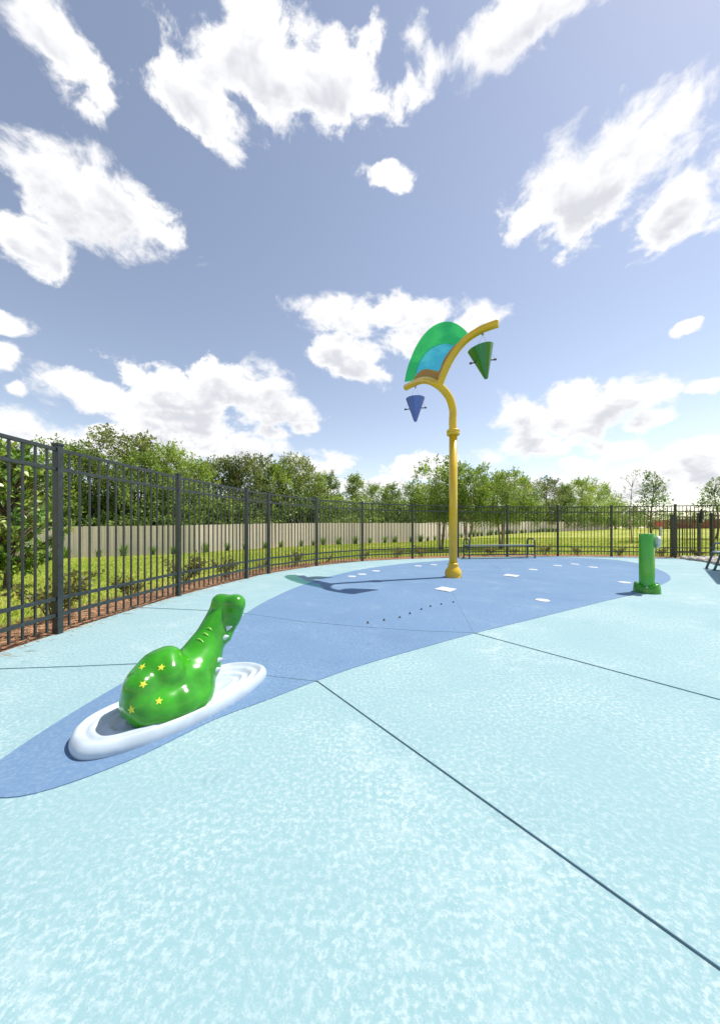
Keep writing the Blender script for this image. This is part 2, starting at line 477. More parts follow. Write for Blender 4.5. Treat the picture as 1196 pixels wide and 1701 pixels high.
M['yellow'] = simple('yellow_paint', (0.70, 0.43, 0.010), 0.30, 0.0, var=0.06, nscale=5, coat=0.4)
M['ochre'] = simple('ochre_plate', (0.40, 0.20, 0.008), 0.45, 0.0, var=0.08, nscale=5)
M['green_gloss'] = simple('green_gloss', (0.032, 0.265, 0.005), 0.2, 0.0, var=0.24, nscale=9, coat=0.25)
M['fold'] = simple('pale_green_fold', (0.20, 0.50, 0.05), 0.2, coat=0.5)
M['green_paint'] = simple('green_paint', (0.05, 0.37, 0.022), 0.22, 0.0, var=0.05, nscale=5, coat=0.5)
M['green_cone'] = simple('green_cone', (0.015, 0.17, 0.02), 0.15, 0.0, var=0.08, nscale=5, coat=0.6)
M['blue_cone'] = simple('blue_cone', (0.07, 0.13, 0.52), 0.15, 0.0, var=0.08, nscale=5, coat=0.6)
M['white'] = simple('white_gelcoat', (0.47, 0.535, 0.60), 0.32, 0.0, var=0.10, nscale=9, coat=0.2)
M['cap'] = simple('white_cap', (0.54, 0.56, 0.57), 0.5, 0.0, var=0.14, nscale=14)
M['star'] = simple('yellow_star', (0.56, 0.57, 0.04), 0.3, 0.0, var=0.1)
M['steel'] = simple('steel', (0.42, 0.43, 0.44), 0.3, 0.9, var=0.1)
M['nozzle'] = simple('dark_nozzle', (0.06, 0.06, 0.07), 0.4, 0.4)
M['panel_green'] = tinted_panel('green_panel', (0.05, 0.50, 0.20), 0.66)
M['panel_cyan'] = tinted_panel('cyan_panel', (0.12, 0.50, 0.58), 0.66)
M['boards'] = board_mat('weathered_boards', (0.56, 0.47, 0.40), (0.79, 0.69, 0.59))
M['redboards'] = board_mat('red_boards', (0.22, 0.075, 0.045), (0.34, 0.13, 0.08))
M['bark'] = simple('bark', (0.16, 0.12, 0.085), 0.95, var=0.4, nscale=9, bump=0.8, bscale=30, spec=0.1)
M['palebark'] = simple('pale_bark', (0.33, 0.26, 0.20), 0.9, var=0.3, nscale=9, bump=0.5, bscale=30, spec=0.1)
M['stone'] = simple('river_stone', (0.40, 0.36, 0.31), 0.75, var=0.45, nscale=5, bump=0.3, bscale=40)
M['black_plastic'] = simple('black_plastic', (0.02, 0.02, 0.022), 0.4)
M['canopy'] = simple('canopy_fabric', (0.10, 0.25, 0.32), 0.8)
M['red_sign'] = simple('red_sign', (0.50, 0.10, 0.08), 0.6)
M['leaf_bright'] = leaf_mat('leaf_bright', (0.09, 0.16, 0.025), (0.21, 0.31, 0.06), (0.45, 0.52, 0.15))
M['leaf_mid'] = leaf_mat('leaf_mid', (0.07, 0.125, 0.03), (0.165, 0.25, 0.06), (0.36, 0.43, 0.14))
M['leaf_dark'] = leaf_mat('leaf_dark', (0.07, 0.1, 0.035), (0.165, 0.205, 0.075), (0.34, 0.37, 0.17))
M['leaf_magnolia'] = leaf_mat('leaf_magnolia', (0.04, 0.105, 0.022), (0.16, 0.29, 0.045), (0.46, 0.48, 0.09), 0.25, 0.3, 0.5)
M['leaf_shrub'] = leaf_mat('leaf_shrub', (0.1, 0.13, 0.035), (0.22, 0.21, 0.075), (0.38, 0.38, 0.14))
M['leaf_tuft'] = leaf_mat('leaf_tuft', (0.06, 0.12, 0.025), (0.12, 0.22, 0.04), (0.24, 0.34, 0.08))
M['grass'] = leaf_mat('grass_blade', (0.17, 0.28, 0.03), (0.33, 0.41, 0.07), (0.57, 0.54, 0.18), 0.3, 0.7, 0.1)

# ------------------------------------------------------------------ terrain
POSTS = [(-2.96, -0.35), (-2.96, 1.48), (-2.94, 3.31), (-2.745, 5.14), (-2.31, 6.92), (-2.06, 7.66), (-1.17, 9.2), (0.07, 10.52), (1.75, 11.36),
         (3.42, 11.88), (5.30, 12.25), (7.22, 12.42), (9.05, 12.25), (10.86, 11.72)]
_T = np.array([-180, -90, -55, -40.7, -27.4, -7.3, 10.3, 24.8, 35, 43.6, 60, 90, 180.])
_R = np.array([60, 30, 28, 25.7, 24, 28.2, 33, 57, 90, 90, 80, 60, 60.])
_H = np.array([0, -.5, -.72, -.70, -.59, -.36, -.27, .29, .64, 1.0, .9, .5, 0])
_pt = np.array([math.degrees(math.atan2(x, y)) for x, y in POSTS[2:]])
_pr = np.array([math.hypot(x, y) for x, y in POSTS[2:]])


def ground_z(x, y):
    x = np.asarray(x, float); y = np.asarray(y, float)
    th = np.degrees(np.arctan2(x, y)); r = np.hypot(x, y)
    R = np.interp(th, _T, _R); H = np.interp(th, _T, _H)
    r0 = np.interp(th, np.concatenate(([-180, -95], _pt, [70, 180])), np.concatenate(([9, 3.2], _pr, [16, 14]))) + 0.6
    t = np.clip((r - r0) / (R - r0), 0, 1.15)
    t = np.where(t < 0.12, t * t / 0.24, t - 0.06)
    return -0.05 + H * t


def gz(x, y):
    return float(ground_z(x, y))


def build_lawn():
    rs = np.concatenate((np.linspace(0.01, 18, 46), np.linspace(18.6, 60, 50), np.array([68, 80, 95, 120, 170, 260, 420, 800, 1600])))
    ths = np.radians(np.linspace(-180, 180, 181)[:-1])
    n = len(ths)
    verts = []
    for r in rs:
        X = r * np.sin(ths); Y = r * np.cos(ths)
        Z = ground_z(X, Y)
        bumps = 0.02 * np.sin(X * 1.3 + 0.7) * np.cos(Y * 1.1) * np.clip((r - 14) / 6, 0, 1)
        verts += list(zip(X, Y, Z + bumps))
    faces = []
    for i in range(len(rs) - 1):
        for k in range(n):
            k2 = (k + 1) % n
            faces.append((i * n + k, (i + 1) * n + k, (i + 1) * n + k2, i * n + k2))
    faces.append(tuple(range(n)))
    o = mesh_obj('lawn', verts, faces, M['lawn'], smooth_=True)
    bm = bmesh.new(); bm.from_mesh(o.data); bmesh.ops.recalc_face_normals(bm, faces=bm.faces[:])
    if bm.faces[0].normal.z < 0: bmesh.ops.reverse_faces(bm, faces=bm.faces[:])
    bm.to_mesh(o.data); bm.free()
    tag(o, 'yellow green mown lawn sloping away beyond the dark fence', kind='structure')


build_lawn()

# ------------------------------------------------------------------ splash pad
fence_pts = [Vector((x, y, 0)) for x, y in POSTS]
edge = [Vector((-2.97, -6, 0))] + [p.copy() for p in fence_pts]
edge_c = catmull(edge, 6)
pad_poly = [(p.x - 0.01, p.y) for p in edge_c] + [(10.45, 10.5), (10.05, 9.6), (9.9, 8.9), (10.3, 8.2), (11.6, 7.4), (13.0, 5.0), (13, -6)]
bm = bmesh.new(); prism(bm, pad_poly, -0.14, 0.0)
pad = bm_obj('splash_pad', bm, M['aqua'])
tag(pad, 'pale aqua textured concrete splash pad', kind='structure')

blue_px = [(385, 1035), (440, 1000), (500, 973), (560, 955), (620, 943), (700, 934), (800, 928), (900, 925.5), (1000, 928.5), (1060, 936), (1098, 948),
           (1114, 960), (1100, 971), (1060, 985.5), (1000, 1000), (900, 1025), (790, 1052), (700, 1077), (600, 1106), (520, 1134), (440, 1165), (355, 1197)]
bp_ = [gp(u, v) for u, v in blue_px] + [Vector((-1.02, 1.50, 0)), Vector((-1.30, 1.30, 0)), Vector((-1.55, 1.38, 0)), Vector((-1.60, 1.75, 0)), Vector((-1.56, 2.4, 0)), Vector((-1.50, 3.1, 0))]
blue_poly = [(p.x, p.y) for p in catmull(bp_, 6, closed=True)]
bm = bmesh.new(); prism(bm, blue_poly, -0.02, 0.004)
bpad = bm_obj('blue_pad_surface', bm, M['blue'])
tag(bpad, 'periwinkle blue lagoon shaped coating in the middle of the pad', kind='structure')

joints_px = [[(751, 984), (787, 1052)], [(787, 1052), (1000, 1110), (2.9, 1.1)], [(801, 930), (832, 946)], [(528, 1133), (618, 1198), (1.25, 0.25)],
             [(390, 1017), (500, 1033), (600, 1042), (700, 1049), (787, 1052)], [(0, 1112), (120, 1108), (240, 1103)], [(410, 1119), (470, 1127), (528, 1133)],
             [(215, 1009), (330, 1014), (392, 1017)], [(787, 1052), (960, 1040), (1196, 1022)]]
for ji, j in enumerate(joints_px[:-1]):
    pts = [gp(u, v) if v > 100 else Vector((u, v, 0)) for u, v in j]
    bm = bmesh.new()
    w = 0.0012 if ji in (1, 5, 7) else 0.0015
    ring = []
    for i, p in enumerate(pts):
        t = (pts[min(i + 1, len(pts) - 1)] - pts[max(0, i - 1)]).normalized(); n = Vector((-t.y, t.x, 0)) * w
        ring.append((p + n, p - n))
    bl = []
    for a, b in ring:
        bl.append([bm.verts.new((a.x, a.y, 0.0065)), bm.verts.new((b.x, b.y, 0.0065)), bm.verts.new((b.x, b.y, -0.01)), bm.verts.new((a.x, a.y, -0.01))])
    for a, b in zip(bl[:-1], bl[1:]):
        for k in range(4):
            bm.faces.new((a[k], a[(k + 1) % 4], b[(k + 1) % 4], b[k]))
    bm.faces.new(bl[0]); bm.faces.new(bl[-1])
    bmesh.ops.recalc_face_normals(bm, faces=bm.faces[:])
    bm_obj('expansion_joint', bm, M['joint_pale' if ji in (1, 5, 7) else 'joint'], pad)

# ------------------------------------------------------------------ mulch bed outside the fence
def outward(i, pts):
    t = (pts[min(i + 1, len(pts) - 1)] - pts[max(0, i - 1)]).normalized()
    return Vector((-t.y, t.x, 0))


mul_c = catmull(fence_pts + [Vector((12.7, 11.4, 0)), Vector((14.5, 10.8, 0))], 8)
rng = random.Random(3)
verts, faces = [], []
COLS = 7
for i, p in enumerate(mul_c):
    n = outward(i, mul_c)
    wdt = 0.95 + 0.12 * math.sin(i * 0.7) + rng.uniform(-.05, .05)
    for k in range(COLS):
        q = p + n * (-0.02 + wdt * k / (COLS - 1))
        z = -0.025 + 0.03 * math.sin(math.pi * k / (COLS - 1)) + rng.uniform(-.008, .008)
        if k == COLS - 1: z = -0.07
        verts.append((q.x, q.y, z + min(0, gz(q.x, q.y) + 0.05)))
for i in range(len(mul_c) - 1):
    for k in range(COLS - 1):
        faces.append((i * COLS + k, (i + 1) * COLS + k, (i + 1) * COLS + k + 1, i * COLS + k + 1))
mb = mesh_obj('mulch_bed', verts, faces, M['mulch'], smooth_=True)
tag(mb, 'brown mulch bed running along the outside of the iron fence', kind='structure')

# ------------------------------------------------------------------ leaf clouds
def leaves_mesh(name, cen, axis, nrm, ln, wd, tone, mat, fold=0.12):
    """rhombic leaves: cen is the leaf base, axis its direction, nrm its face normal"""
    n = len(cen)
    axis = axis / np.linalg.norm(axis, axis=1, keepdims=True)
    side = np.cross(axis, nrm); side /= (np.linalg.norm(side, axis=1, keepdims=True) + 1e-9)
    up = np.cross(side, axis)
    V = np.empty((n, 4, 3))
    mid = cen + axis * (ln * 0.48)[:, None]
    V[:, 0] = cen
    V[:, 1] = mid + side * (wd * 0.5)[:, None] + up * (fold * wd)[:, None]
    V[:, 2] = cen + axis * ln[:, None]
    V[:, 3] = mid - side * (wd * 0.5)[:, None] + up * (fold * wd)[:, None]
    me = bpy.data.meshes.new(name)
    me.vertices.add(4 * n); me.vertices.foreach_set('co', V.reshape(-1))
    me.loops.add(4 * n); me.loops.foreach_set('vertex_index', np.arange(4 * n, dtype=np.int32))
    me.polygons.add(n); me.polygons.foreach_set('loop_start', np.arange(0, 4 * n, 4, dtype=np.int32))
    me.polygons.foreach_set('loop_total', np.full(n, 4, dtype=np.int32))
    a = me.attributes.new('tone', 'FLOAT', 'POINT'); a.data.foreach_set('value', np.repeat(tone, 4).astype(np.float32))
    me.update(calc_edges=True); me.validate()
    me.materials.append(mat)
    return me


def rand_unit(r, n):
    v = r.normal(size=(n, 3)); return v / np.linalg.norm(v, axis=1, keepdims=True)


def make_tree_meshes(seed, H, R, z0, prof, n_cl, cl_r, n_lf, lf, mat, bark, spray=0.3, n_limb=16, trunk_r=0.12, stems=1, droop=0.0, cl_flat=0.75):
    r = np.random.default_rng(seed)
    # clump centres inside an uneven envelope
    cen, clr = [], []
    lob = r.uniform(0, 2 * math.pi, 4)
    while len(cen) < n_cl:
        t = r.uniform(0, 1) ** 0.9
        th = r.uniform(0, 2 * math.pi)
        rad = R * prof(t) * (1 + 0.22 * math.sin(2 * th + lob[0]) + 0.15 * math.sin(3 * th + lob[1] + 4 * t) + 0.12 * math.sin(9 * t + lob[2] + th))
        q = math.sqrt(r.uniform(0.05, 1))
        if r.uniform() < 0.55: q = r.uniform(0.72, 1.05)
        cen.append((rad * q * math.cos(th), rad * q * math.sin(th), z0 + (H - z0) * t * (1 + r.uniform(-.03, .03))))
        clr.append(cl_r * r.uniform(0.55, 1.25) * (0.65 + 0.5 * (1 - t)))
    cen = np.array(cen); clr = np.array(clr)
    base, ax, nm, ln, tone = [], [], [], [], []
    for c, cr in zip(cen, clr):
        n = int(n_lf * (cr / cl_r) ** 1.6) + 6
        d = rand_unit(r, n) * (r.uniform(0.15, 1, n) ** 0.5)[:, None] * cr
        d[:, 2] *= cl_flat
        out = c * np.array([1, 1, 0]); on = np.linalg.norm(out)
        out = out / on if on > 1e-6 else np.array([0, 0, 1.])
        # short shoots reaching out and up
        ns = int(n * spray)
        if ns > 4:
            k = max(1, ns // 9)
            sd_ = rand_unit(r, k) * 0.6 + out * 0.5 + np.array([0, 0, 0.7 - droop]); sd_ /= np.linalg.norm(sd_, axis=1, keepdims=True)
            idx = r.integers(0, k, ns); tt = r.uniform(0.4, 1.65, ns)
            d[:ns] = sd_[idx] * (tt * cr)[:, None] + r.normal(0, 0.03, (ns, 3)) * (cr / 0.4)
        p = c + d
        a = rand_unit(r, n) * 0.8 + d / (cr + 1e-6) * 0.6 + np.array([0, 0, -0.15 - droop])
        nv = rand_unit(r, n) * 0.75 + np.array([0, 0, 0.75]) + out * 0.3
        base.append(p); ax.append(a); nm.append(nv); ln.append(lf * r.uniform(0.6, 1.3, n))
        tone.append(np.clip(r.uniform(0.15, 0.75) + r.normal(0, 0.16, n), 0, 1))
    base = np.concatenate(base); ax = np.concatenate(ax); nm = np.concatenate(nm); ln = np.concatenate(ln); tone = np.concatenate(tone)
    base[:, 2] = np.maximum(base[:, 2], 0.05)
    crown = leaves_mesh('crown', base, ax, nm, ln, ln * 0.52, tone, mat)
    # trunk and limbs
    bm = bmesh.new()
    pr = random.Random(seed)
    tops = []
    for s in range(stems):
        a0 = 2 * math.pi * s / max(1, stems) + pr.uniform(-.3, .3)
        lean = 0.0 if stems == 1 else R * 0.35
        pts, rad = [], []
        for i in range(7):
            t = i / 6
            w = 0.03 * H * math.sin(3.1 * t + a0) * t
            pts.append((math.cos(a0) * (lean * t + 0.04 * (stems > 1)) + w, math.sin(a0) * (lean * t + 0.04 * (stems > 1)) + 0.02 * H * math.sin(5 * t + s), -0.1 + (H * 0.86 + 0.1) * t))
            rad.append(trunk_r * (1.25 if i == 0 else 1) * (1 - 0.88 * t) + 0.008)
        add_tube(bm, pts, rad, 8); tops.append(pts)
    sel = pr.sample(range(n_cl), min(n_limb, n_cl))
    for k in sel:
        c = Vector(cen[k]); tp = pr.choice(tops)
        zt = max(0.25 * z0, min(c.z - 0.25 * (c.xy.length + 0.2), H * 0.8))
        f = max(0.05, min(0.95, (zt + 0.1) / (H * 0.86 + 0.1))) * 6
        i = int(f); fr = f - i
        p0 = Vector(tp[i]).lerp(Vector(tp[min(6, i + 1)]), fr)
        mid = p0.lerp(c, 0.5) + Vector((0, 0, 0.06 * (c - p0).length))
        add_tube(bm, [p0, mid, c], [trunk_r * 0.34 * (1 - f / 8) + 0.006, trunk_r * 0.2 * (1 - f / 8) + 0.005, 0.005], 5, caps=False)
    tm = bpy.data.meshes.new('trunk'); bm.normal_update(); bm.to_mesh(tm); bm.free()
    tm.materials.append(bark)
    tm.polygons.foreach_set('use_smooth', [True] * len(tm.polygons))
    return tm, crown, H


def place_tree(name, proto, x, y, h, label, group, wid=1.0, rz=0.0, cat='tree', z=None):
    tm, cm_, H = proto
    o = empty(name, (x, y, gz(x, y) if z is None else z), rz)
    s = h / H
    o.scale = (s * wid, s * wid, s)
    t = bpy.data.objects.new('trunk', tm); C.objects.link(t); t.parent = o
    c = bpy.data.objects.new('crown', cm_); C.objects.link(c); c.parent = o
    tag(o, label, cat, group)
    return o


round_p = lambda t: max(0.12, math.sin(math.pi * min(1, 0.16 + 0.84 * t)) ** 0.6) if t < 0.98 else 0.15
cone_p = lambda t: 0.12 + 0.95 * (1 - t) ** 0.85
tall_p = lambda t: 0.25 + 0.75 * math.sin(math.pi * (0.12 + 0.86 * t)) ** 0.8
vase_p = lambda t: 0.45 + 0.6 * math.sin(math.pi * (0.1 + 0.75 * t))

P_BROAD = [make_tree_meshes(11 + i, 8.0, 2.9, 0.9, round_p, 150, 0.75, 125, 0.19, M['leaf_bright'], M['bark'], 0.35, 22, 0.16) for i in range(2)]
P_AIRY = [make_tree_meshes(31 + i, 8.0, 2.2, 1.4, tall_p, 120, 0.62, 125, 0.18, M['leaf_dark'], M['bark'], 0.45, 30, 0.14) for i in range(2)]
P_CONE = [make_tree_meshes(51 + i, 8.0, 2.1, 0.7, cone_p, 130, 0.58, 110, 0.18, M['leaf_mid'], M['bark'], 0.35, 24, 0.14) for i in range(2)]
P_UNDER = [make_tree_meshes(71 + i, 3.0, 2.0, 0.2, round_p, 75, 0.5, 95, 0.16, M['leaf_mid'], M['bark'], 0.3, 10, 0.05, 3) for i in range(2)]
P_CREPE = [make_tree_meshes(91 + i, 4.4, 1.25, 1.5, vase_p, 120, 0.36, 125, 0.11, M['leaf_bright'], M['palebark'], 0.6, 44, 0.045, 4) for i in range(2)]
P_SAPL = make_tree_meshes(111, 5.0, 1.3, 1.4, cone_p, 64, 0.38, 62, 0.13, M['leaf_mid'], M['bark'], 0.45, 36, 0.06)
P_THIN = make_tree_meshes(121, 5.0, 1.3, 1.5, tall_p, 34, 0.34, 15, 0.10, M['leaf_dark'], M['palebark'], 0.6, 34, 0.05)
P_FAR = make_tree_meshes(131, 8.0, 3.6, 0.4, round_p, 80, 0.95, 60, 0.30, M['leaf_mid'], M['bark'], 0.3, 8, 0.16)

# board fence line in plan; every tree of the wood stands beyond it
WOOD = [(-27, 15.2), (-17, 19.3), (-10.6, 22.0), (-3.6, 27.6), (5.8, 33), (24, 52), (52, 76), (60.5, 82.5)]


def wood_depth(u):
    k = (u - CX) / F
    for (x0, y0), (x1, y1) in zip(WOOD[:-1], WOOD[1:]):
        den = (x1 - x0) - k * (y1 - y0); t = (k * y0 - x0) / den
        if -.001 <= t <= 1.001: return y0 + t * (y1 - y0)
    return WOOD[0][1] if u < 600 else WOOD[-1][1] + 2


TREES = [  # photograph column, crown top row, distance, proto, width factor
    (-60, 735, 25, P_BROAD[1], 1.1), (20, 752, 24.5, P_BROAD[0], 1.0), (110, 742, 24, P_BROAD[1], .95), (152, 756, 26, P_CONE[0], 1.1), (205, 724, 26.5, P_AIRY[1], 1.25),
    (232, 752, 25.5, P_BROAD[0], .85), (275, 745, 28, P_BROAD[1], .95), (322, 768, 27.5, P_BROAD[0], 1.0), (362, 766, 32, P_AIRY[0], 1.15), (398, 765, 30, P_AIRY[1], 1.2),
    (432, 762, 33, P_AIRY[0], 1.2), (464, 774, 32, P_BROAD[1], .9), (494, 764, 34, P_AIRY[1], 1.15), (520, 786, 34.5, P_BROAD[0], .9), (548, 789, 36, P_CONE[1], 1.15),
    (588, 793, 37, P_CONE[0], 1.2), (618, 808, 39, P_BROAD[1], 1.0), (650, 806, 40, P_CONE[1], 1.4), (684, 805, 42, P_BROAD[0], 1.0), (722, 806, 44, P_AIRY[1], 1.3),
    (760, 803, 43, P_CONE[0], 1.2), (800, 801, 46, P_AIRY[0], 1.3), (842, 790, 50, P_AIRY[1], 1.3), (872, 797, 51, P_BROAD[0], .9), (905, 797, 56, P_AIRY[0], 1.3),
    (938, 806, 58, P_CONE[1], 1.2), (968, 798, 60, P_BROAD[1], 1.15), (995, 806, 63, P_BROAD[0], 1.05), (1022, 834, 76, P_BROAD[1], 1.2), (1046, 842, 84, P_BROAD[0], 1.4),
]
TL = {id(P_BROAD[0]): 'broad leafy tree', id(P_BROAD[1]): 'broad leafy tree', id(P_AIRY[0]): 'tall dark airy tree', id(P_AIRY[1]): 'tall dark airy tree',
      id(P_CONE[0]): 'pointed green tree', id(P_CONE[1]): 'pointed green tree'}
TN = {'broad leafy tree': 'broadleaf_tree', 'tall dark airy tree': 'airy_tree', 'pointed green tree': 'pointed_tree'}
rr = random.Random(8)
ORD = ['first', 'second', 'third', 'fourth', 'fifth', 'sixth', 'seventh', 'eighth', 'ninth', 'tenth', 'eleventh', 'twelfth', 'thirteenth', 'fourteenth', 'fifteenth', 'sixteenth']
kcount = {}
for u, vt, D, pr_, wf in TREES:
    D = max(D, wood_depth(u) + 3.6)
    x = (u - CX) / F * D
    g = gz(x, D); h = CAM_H + (HZ - vt) / F * D - g
    k = TL[id(pr_)]
    kcount[k] = kcount.get(k, 0) + 1
    place_tree(TN[k], pr_, x, D, h, ORD[kcount[k] - 1] + ' ' + k + ' behind the board fence, counting from the magnolia', k + 's behind the board fence', wf, rr.uniform(0, 6.28))
# low growth that closes the wood between the trunks
for i in range(34):
    u = -80 + i * 33 + rr.uniform(-10, 10)
    D = float(np.interp(u, [-100, 110, 300, 526, 700, 860, 1010], [22, 22.5, 25.5, 31.5, 37, 56, 80])) + rr.uniform(0, 2.5); D = max(D, wood_depth(u) + 3.0)
    x = (u - CX) / F * D
    hpx = rr.uniform(42, 62) if u < 600 else rr.uniform(30, 46)
    h = CAM_H + hpx / F * D - gz(x, D)
    place_tree('undergrowth_tree', rr.choice(P_UNDER), x, D, h, 'low bushy tree filling the wood edge behind the board fence', 'low bushy trees of the wood edge', 1.0, rr.uniform(0, 6.28))



def wood_fence():
    root = empty('board_fence', (WOOD[1][0], WOOD[1][1], gz(*WOOD[1])))
    tag(root, 'long weathered beige privacy fence of upright boards across the lawn', 'fence')
    bpos = Vector(root.location)
    pw = 0.146
    bm = bmesh.new(); add_box(bm, (0, 0, 0.915), (0.139, 0.022, 1.83))
    me = bpy.data.meshes.new('board'); bm.to_mesh(me); bm.free(); me.materials.append(M['boards'])
    far_v, far_f, tones = [], [], []
    posts = []
    r = random.Random(17)
    cand = []
    for a, b in zip(WOOD[:-1], WOOD[1:]):
        a = Vector((*a, 0)); b = Vector((*b, 0)); ln = (b - a).length; t = (b - a).normalized(); ang = math.atan2(t.y, t.x)
        n = int(ln / pw)
        for i in range(n):
            p = a + t * (i + 0.5) * (ln / n)
            cand.append((p, ang, i % 17 == 0, t))
    keep = [c for c in cand if -1.13 < c[0].x / c[0].y]
    keep.sort(key=lambda c: c[0].length)
    near = set(id(c) for c in keep[:290])
    for c in keep:
        p, ang, ispost, t = c
        z = gz(p.x, p.y) + r.uniform(-.012, .012) - 0.02
        q = Vector((p.x + r.uniform(-.004, .004) * t.y, p.y + r.uniform(-.006, .006), z))
        if id(c) in near:
            o = bpy.data.objects.new('board', me); C.objects.link(o); o.parent = root
            o.location = q - bpos; o.rotation_euler = (r.uniform(-.006, .006), r.uniform(-.006, .006), ang)
        else:
            nrm = Vector((-t.y, t.x, 0)); i0 = len(far_v)
            for (sx, sy, sz) in ((-1, -1, 0), (1, -1, 0), (1, 1, 0), (-1, 1, 0), (-1, -1, 1), (1, -1, 1), (1, 1, 1), (-1, 1, 1)):
                far_v.append(q - bpos + t * 0.069 * sx + nrm * 0.011 * sy + Vector((0, 0, 1.83 * sz)))
            far_f += [tuple(i0 + k for k in f) for f in ((0, 3, 2, 1), (4, 5, 6, 7), (0, 1, 5, 4), (1, 2, 6, 5), (2, 3, 7, 6), (3, 0, 4, 7))]
            tones += [r.random()] * 8
        if ispost:
            posts.append((p, ang, t))
    o = mesh_obj('far_boards', far_v, far_f, M['boards'], root); o['kind'] = 'stuff'
    a = o.data.attributes.new('tone', 'FLOAT', 'POINT'); a.data.foreach_set('value', np.array(tones, dtype=np.float32) - 0.5)
    # rails on the far side
    for a, b in zip(WOOD[:-1], WOOD[1:]):
        for zz in (0.35, 0.95, 1.55):
            A = Vector((a[0], a[1], gz(*a) + zz)); B = Vector((b[0], b[1], gz(*b) + zz))
            t = (B - A).normalized(); nrm = Vector((-t.y, t.x, 0)).normalized() * 0.035
            bm = bmesh.new()
            n = 10
            for k in range(n):
                p0 = A.lerp(B, k / n); p1 = A.lerp(B, (k + 1) / n)
                for p in (p0, p1): p.z = gz(p.x, p.y) + zz
                add_tube(bm, [p0 + nrm - bpos, p1 + nrm - bpos], 0.03, 4)
            bm_obj('rail', bm, M['boards'], root)
    return root


wood_fence()

# red fence far off at the right
def red_fence():
    pts = [(59, 68.5), (68, 63), (84, 58)]
    root = empty('red_fence', (60, 68, gz(60, 68))); tag(root, 'distant reddish brown board fence at the top of the lawn', 'fence')
    b0 = Vector(root.location)
    r = random.Random(4)
    for a, b in zip(pts[:-1], pts[1:]):
        A = Vector((*a, 0)); B = Vector((*b, 0)); n = int((B - A).length / 2.44) + 1
        for i in range(n):
            bm = bmesh.new()
            for k in range(12):
                p = A.lerp(B, (i + (k + .5) / 12) / n); t = (B - A).normalized()
                z = gz(p.x, p.y)
                add_box(bm, (p.x - b0.x, p.y - b0.y, z - b0.z + 0.9 + r.uniform(-.01, .01)), ((B - A).length / n / 12 * 0.95, 0.03, 1.85), Matrix.Rotation(math.atan2(t.y, t.x), 3, 'Z'))
            bm_obj('panel', bm, M['redboards'], root)


red_fence()
for i, (u, vt, D) in enumerate([(1075, 846, 92), (1110, 850, 88), (1140, 846, 84), (1165, 850, 80), (1200, 842, 76), (1235, 846, 76), (1060, 846, 100)]):
    x = (u - CX) / F * D; g = gz(x, D)
    place_tree('distant_tree', P_FAR, x, D, CAM_H + (HZ - vt) / F * D - g, 'small distant round tree beyond the red fence', 'distant trees beyond the red fence', 1.0, i * 1.3)

# young trees on the lawn
def lawn_tree(name, proto, u, vt, D, label, wf=1.0, rz=0.0, group=None):
    x = (u - CX) / F * D
    return place_tree(name, proto, x, D, CAM_H + (HZ - vt) / F * D - gz(x, D), label, group, wf, rz)


lawn_tree('crepe_myrtle', P_CREPE[0], 733, 772, 17.0, 'bright green multi stemmed young tree right behind the yellow pole', 1.02, 0.6)
lawn_tree('crepe_myrtle', P_CREPE[1], 778, 776, 16.5, 'leafy young tree with tall shoots behind the bench end beside the pole', .9, 2.2)
lawn_tree('crepe_myrtle', P_CREPE[0], 832, 787, 17.5, 'leafy young tree on the lawn behind the middle of the bench', 1.05, 3.4)
lawn_tree('young_tree', P_SAPL, 1083, 787, 24, 'slim young tree on the lawn behind the green water post', 1.0, 1.0)
lawn_tree('bare_sapling', P_THIN, 1050, 786, 22, 'nearly bare thin sapling beside the slim young tree', 0.9, 2.0)
lawn_tree('conical_tree', P_SAPL, 1190, 796, 26, 'small conical tree on the lawn behind the gate latch', 1.25, 4.0)
x = (1046 - CX) / F * 70
place_tree('dark_bush', P_UNDER[0], x, 70, 2.3, 'dark rounded bush at the lawn edge beside the end of the board fence', None, 1.0, 0.5, 'bush')
for k, (u, D, h) in enumerate(((1085, 60, 2.0),)):
    x = (u - CX) / F * D
    place_tree('dark_bush', P_UNDER[1], x, D, h, 'smaller dark bush close to the red fence', None, 1.0, 0.5, 'bush')

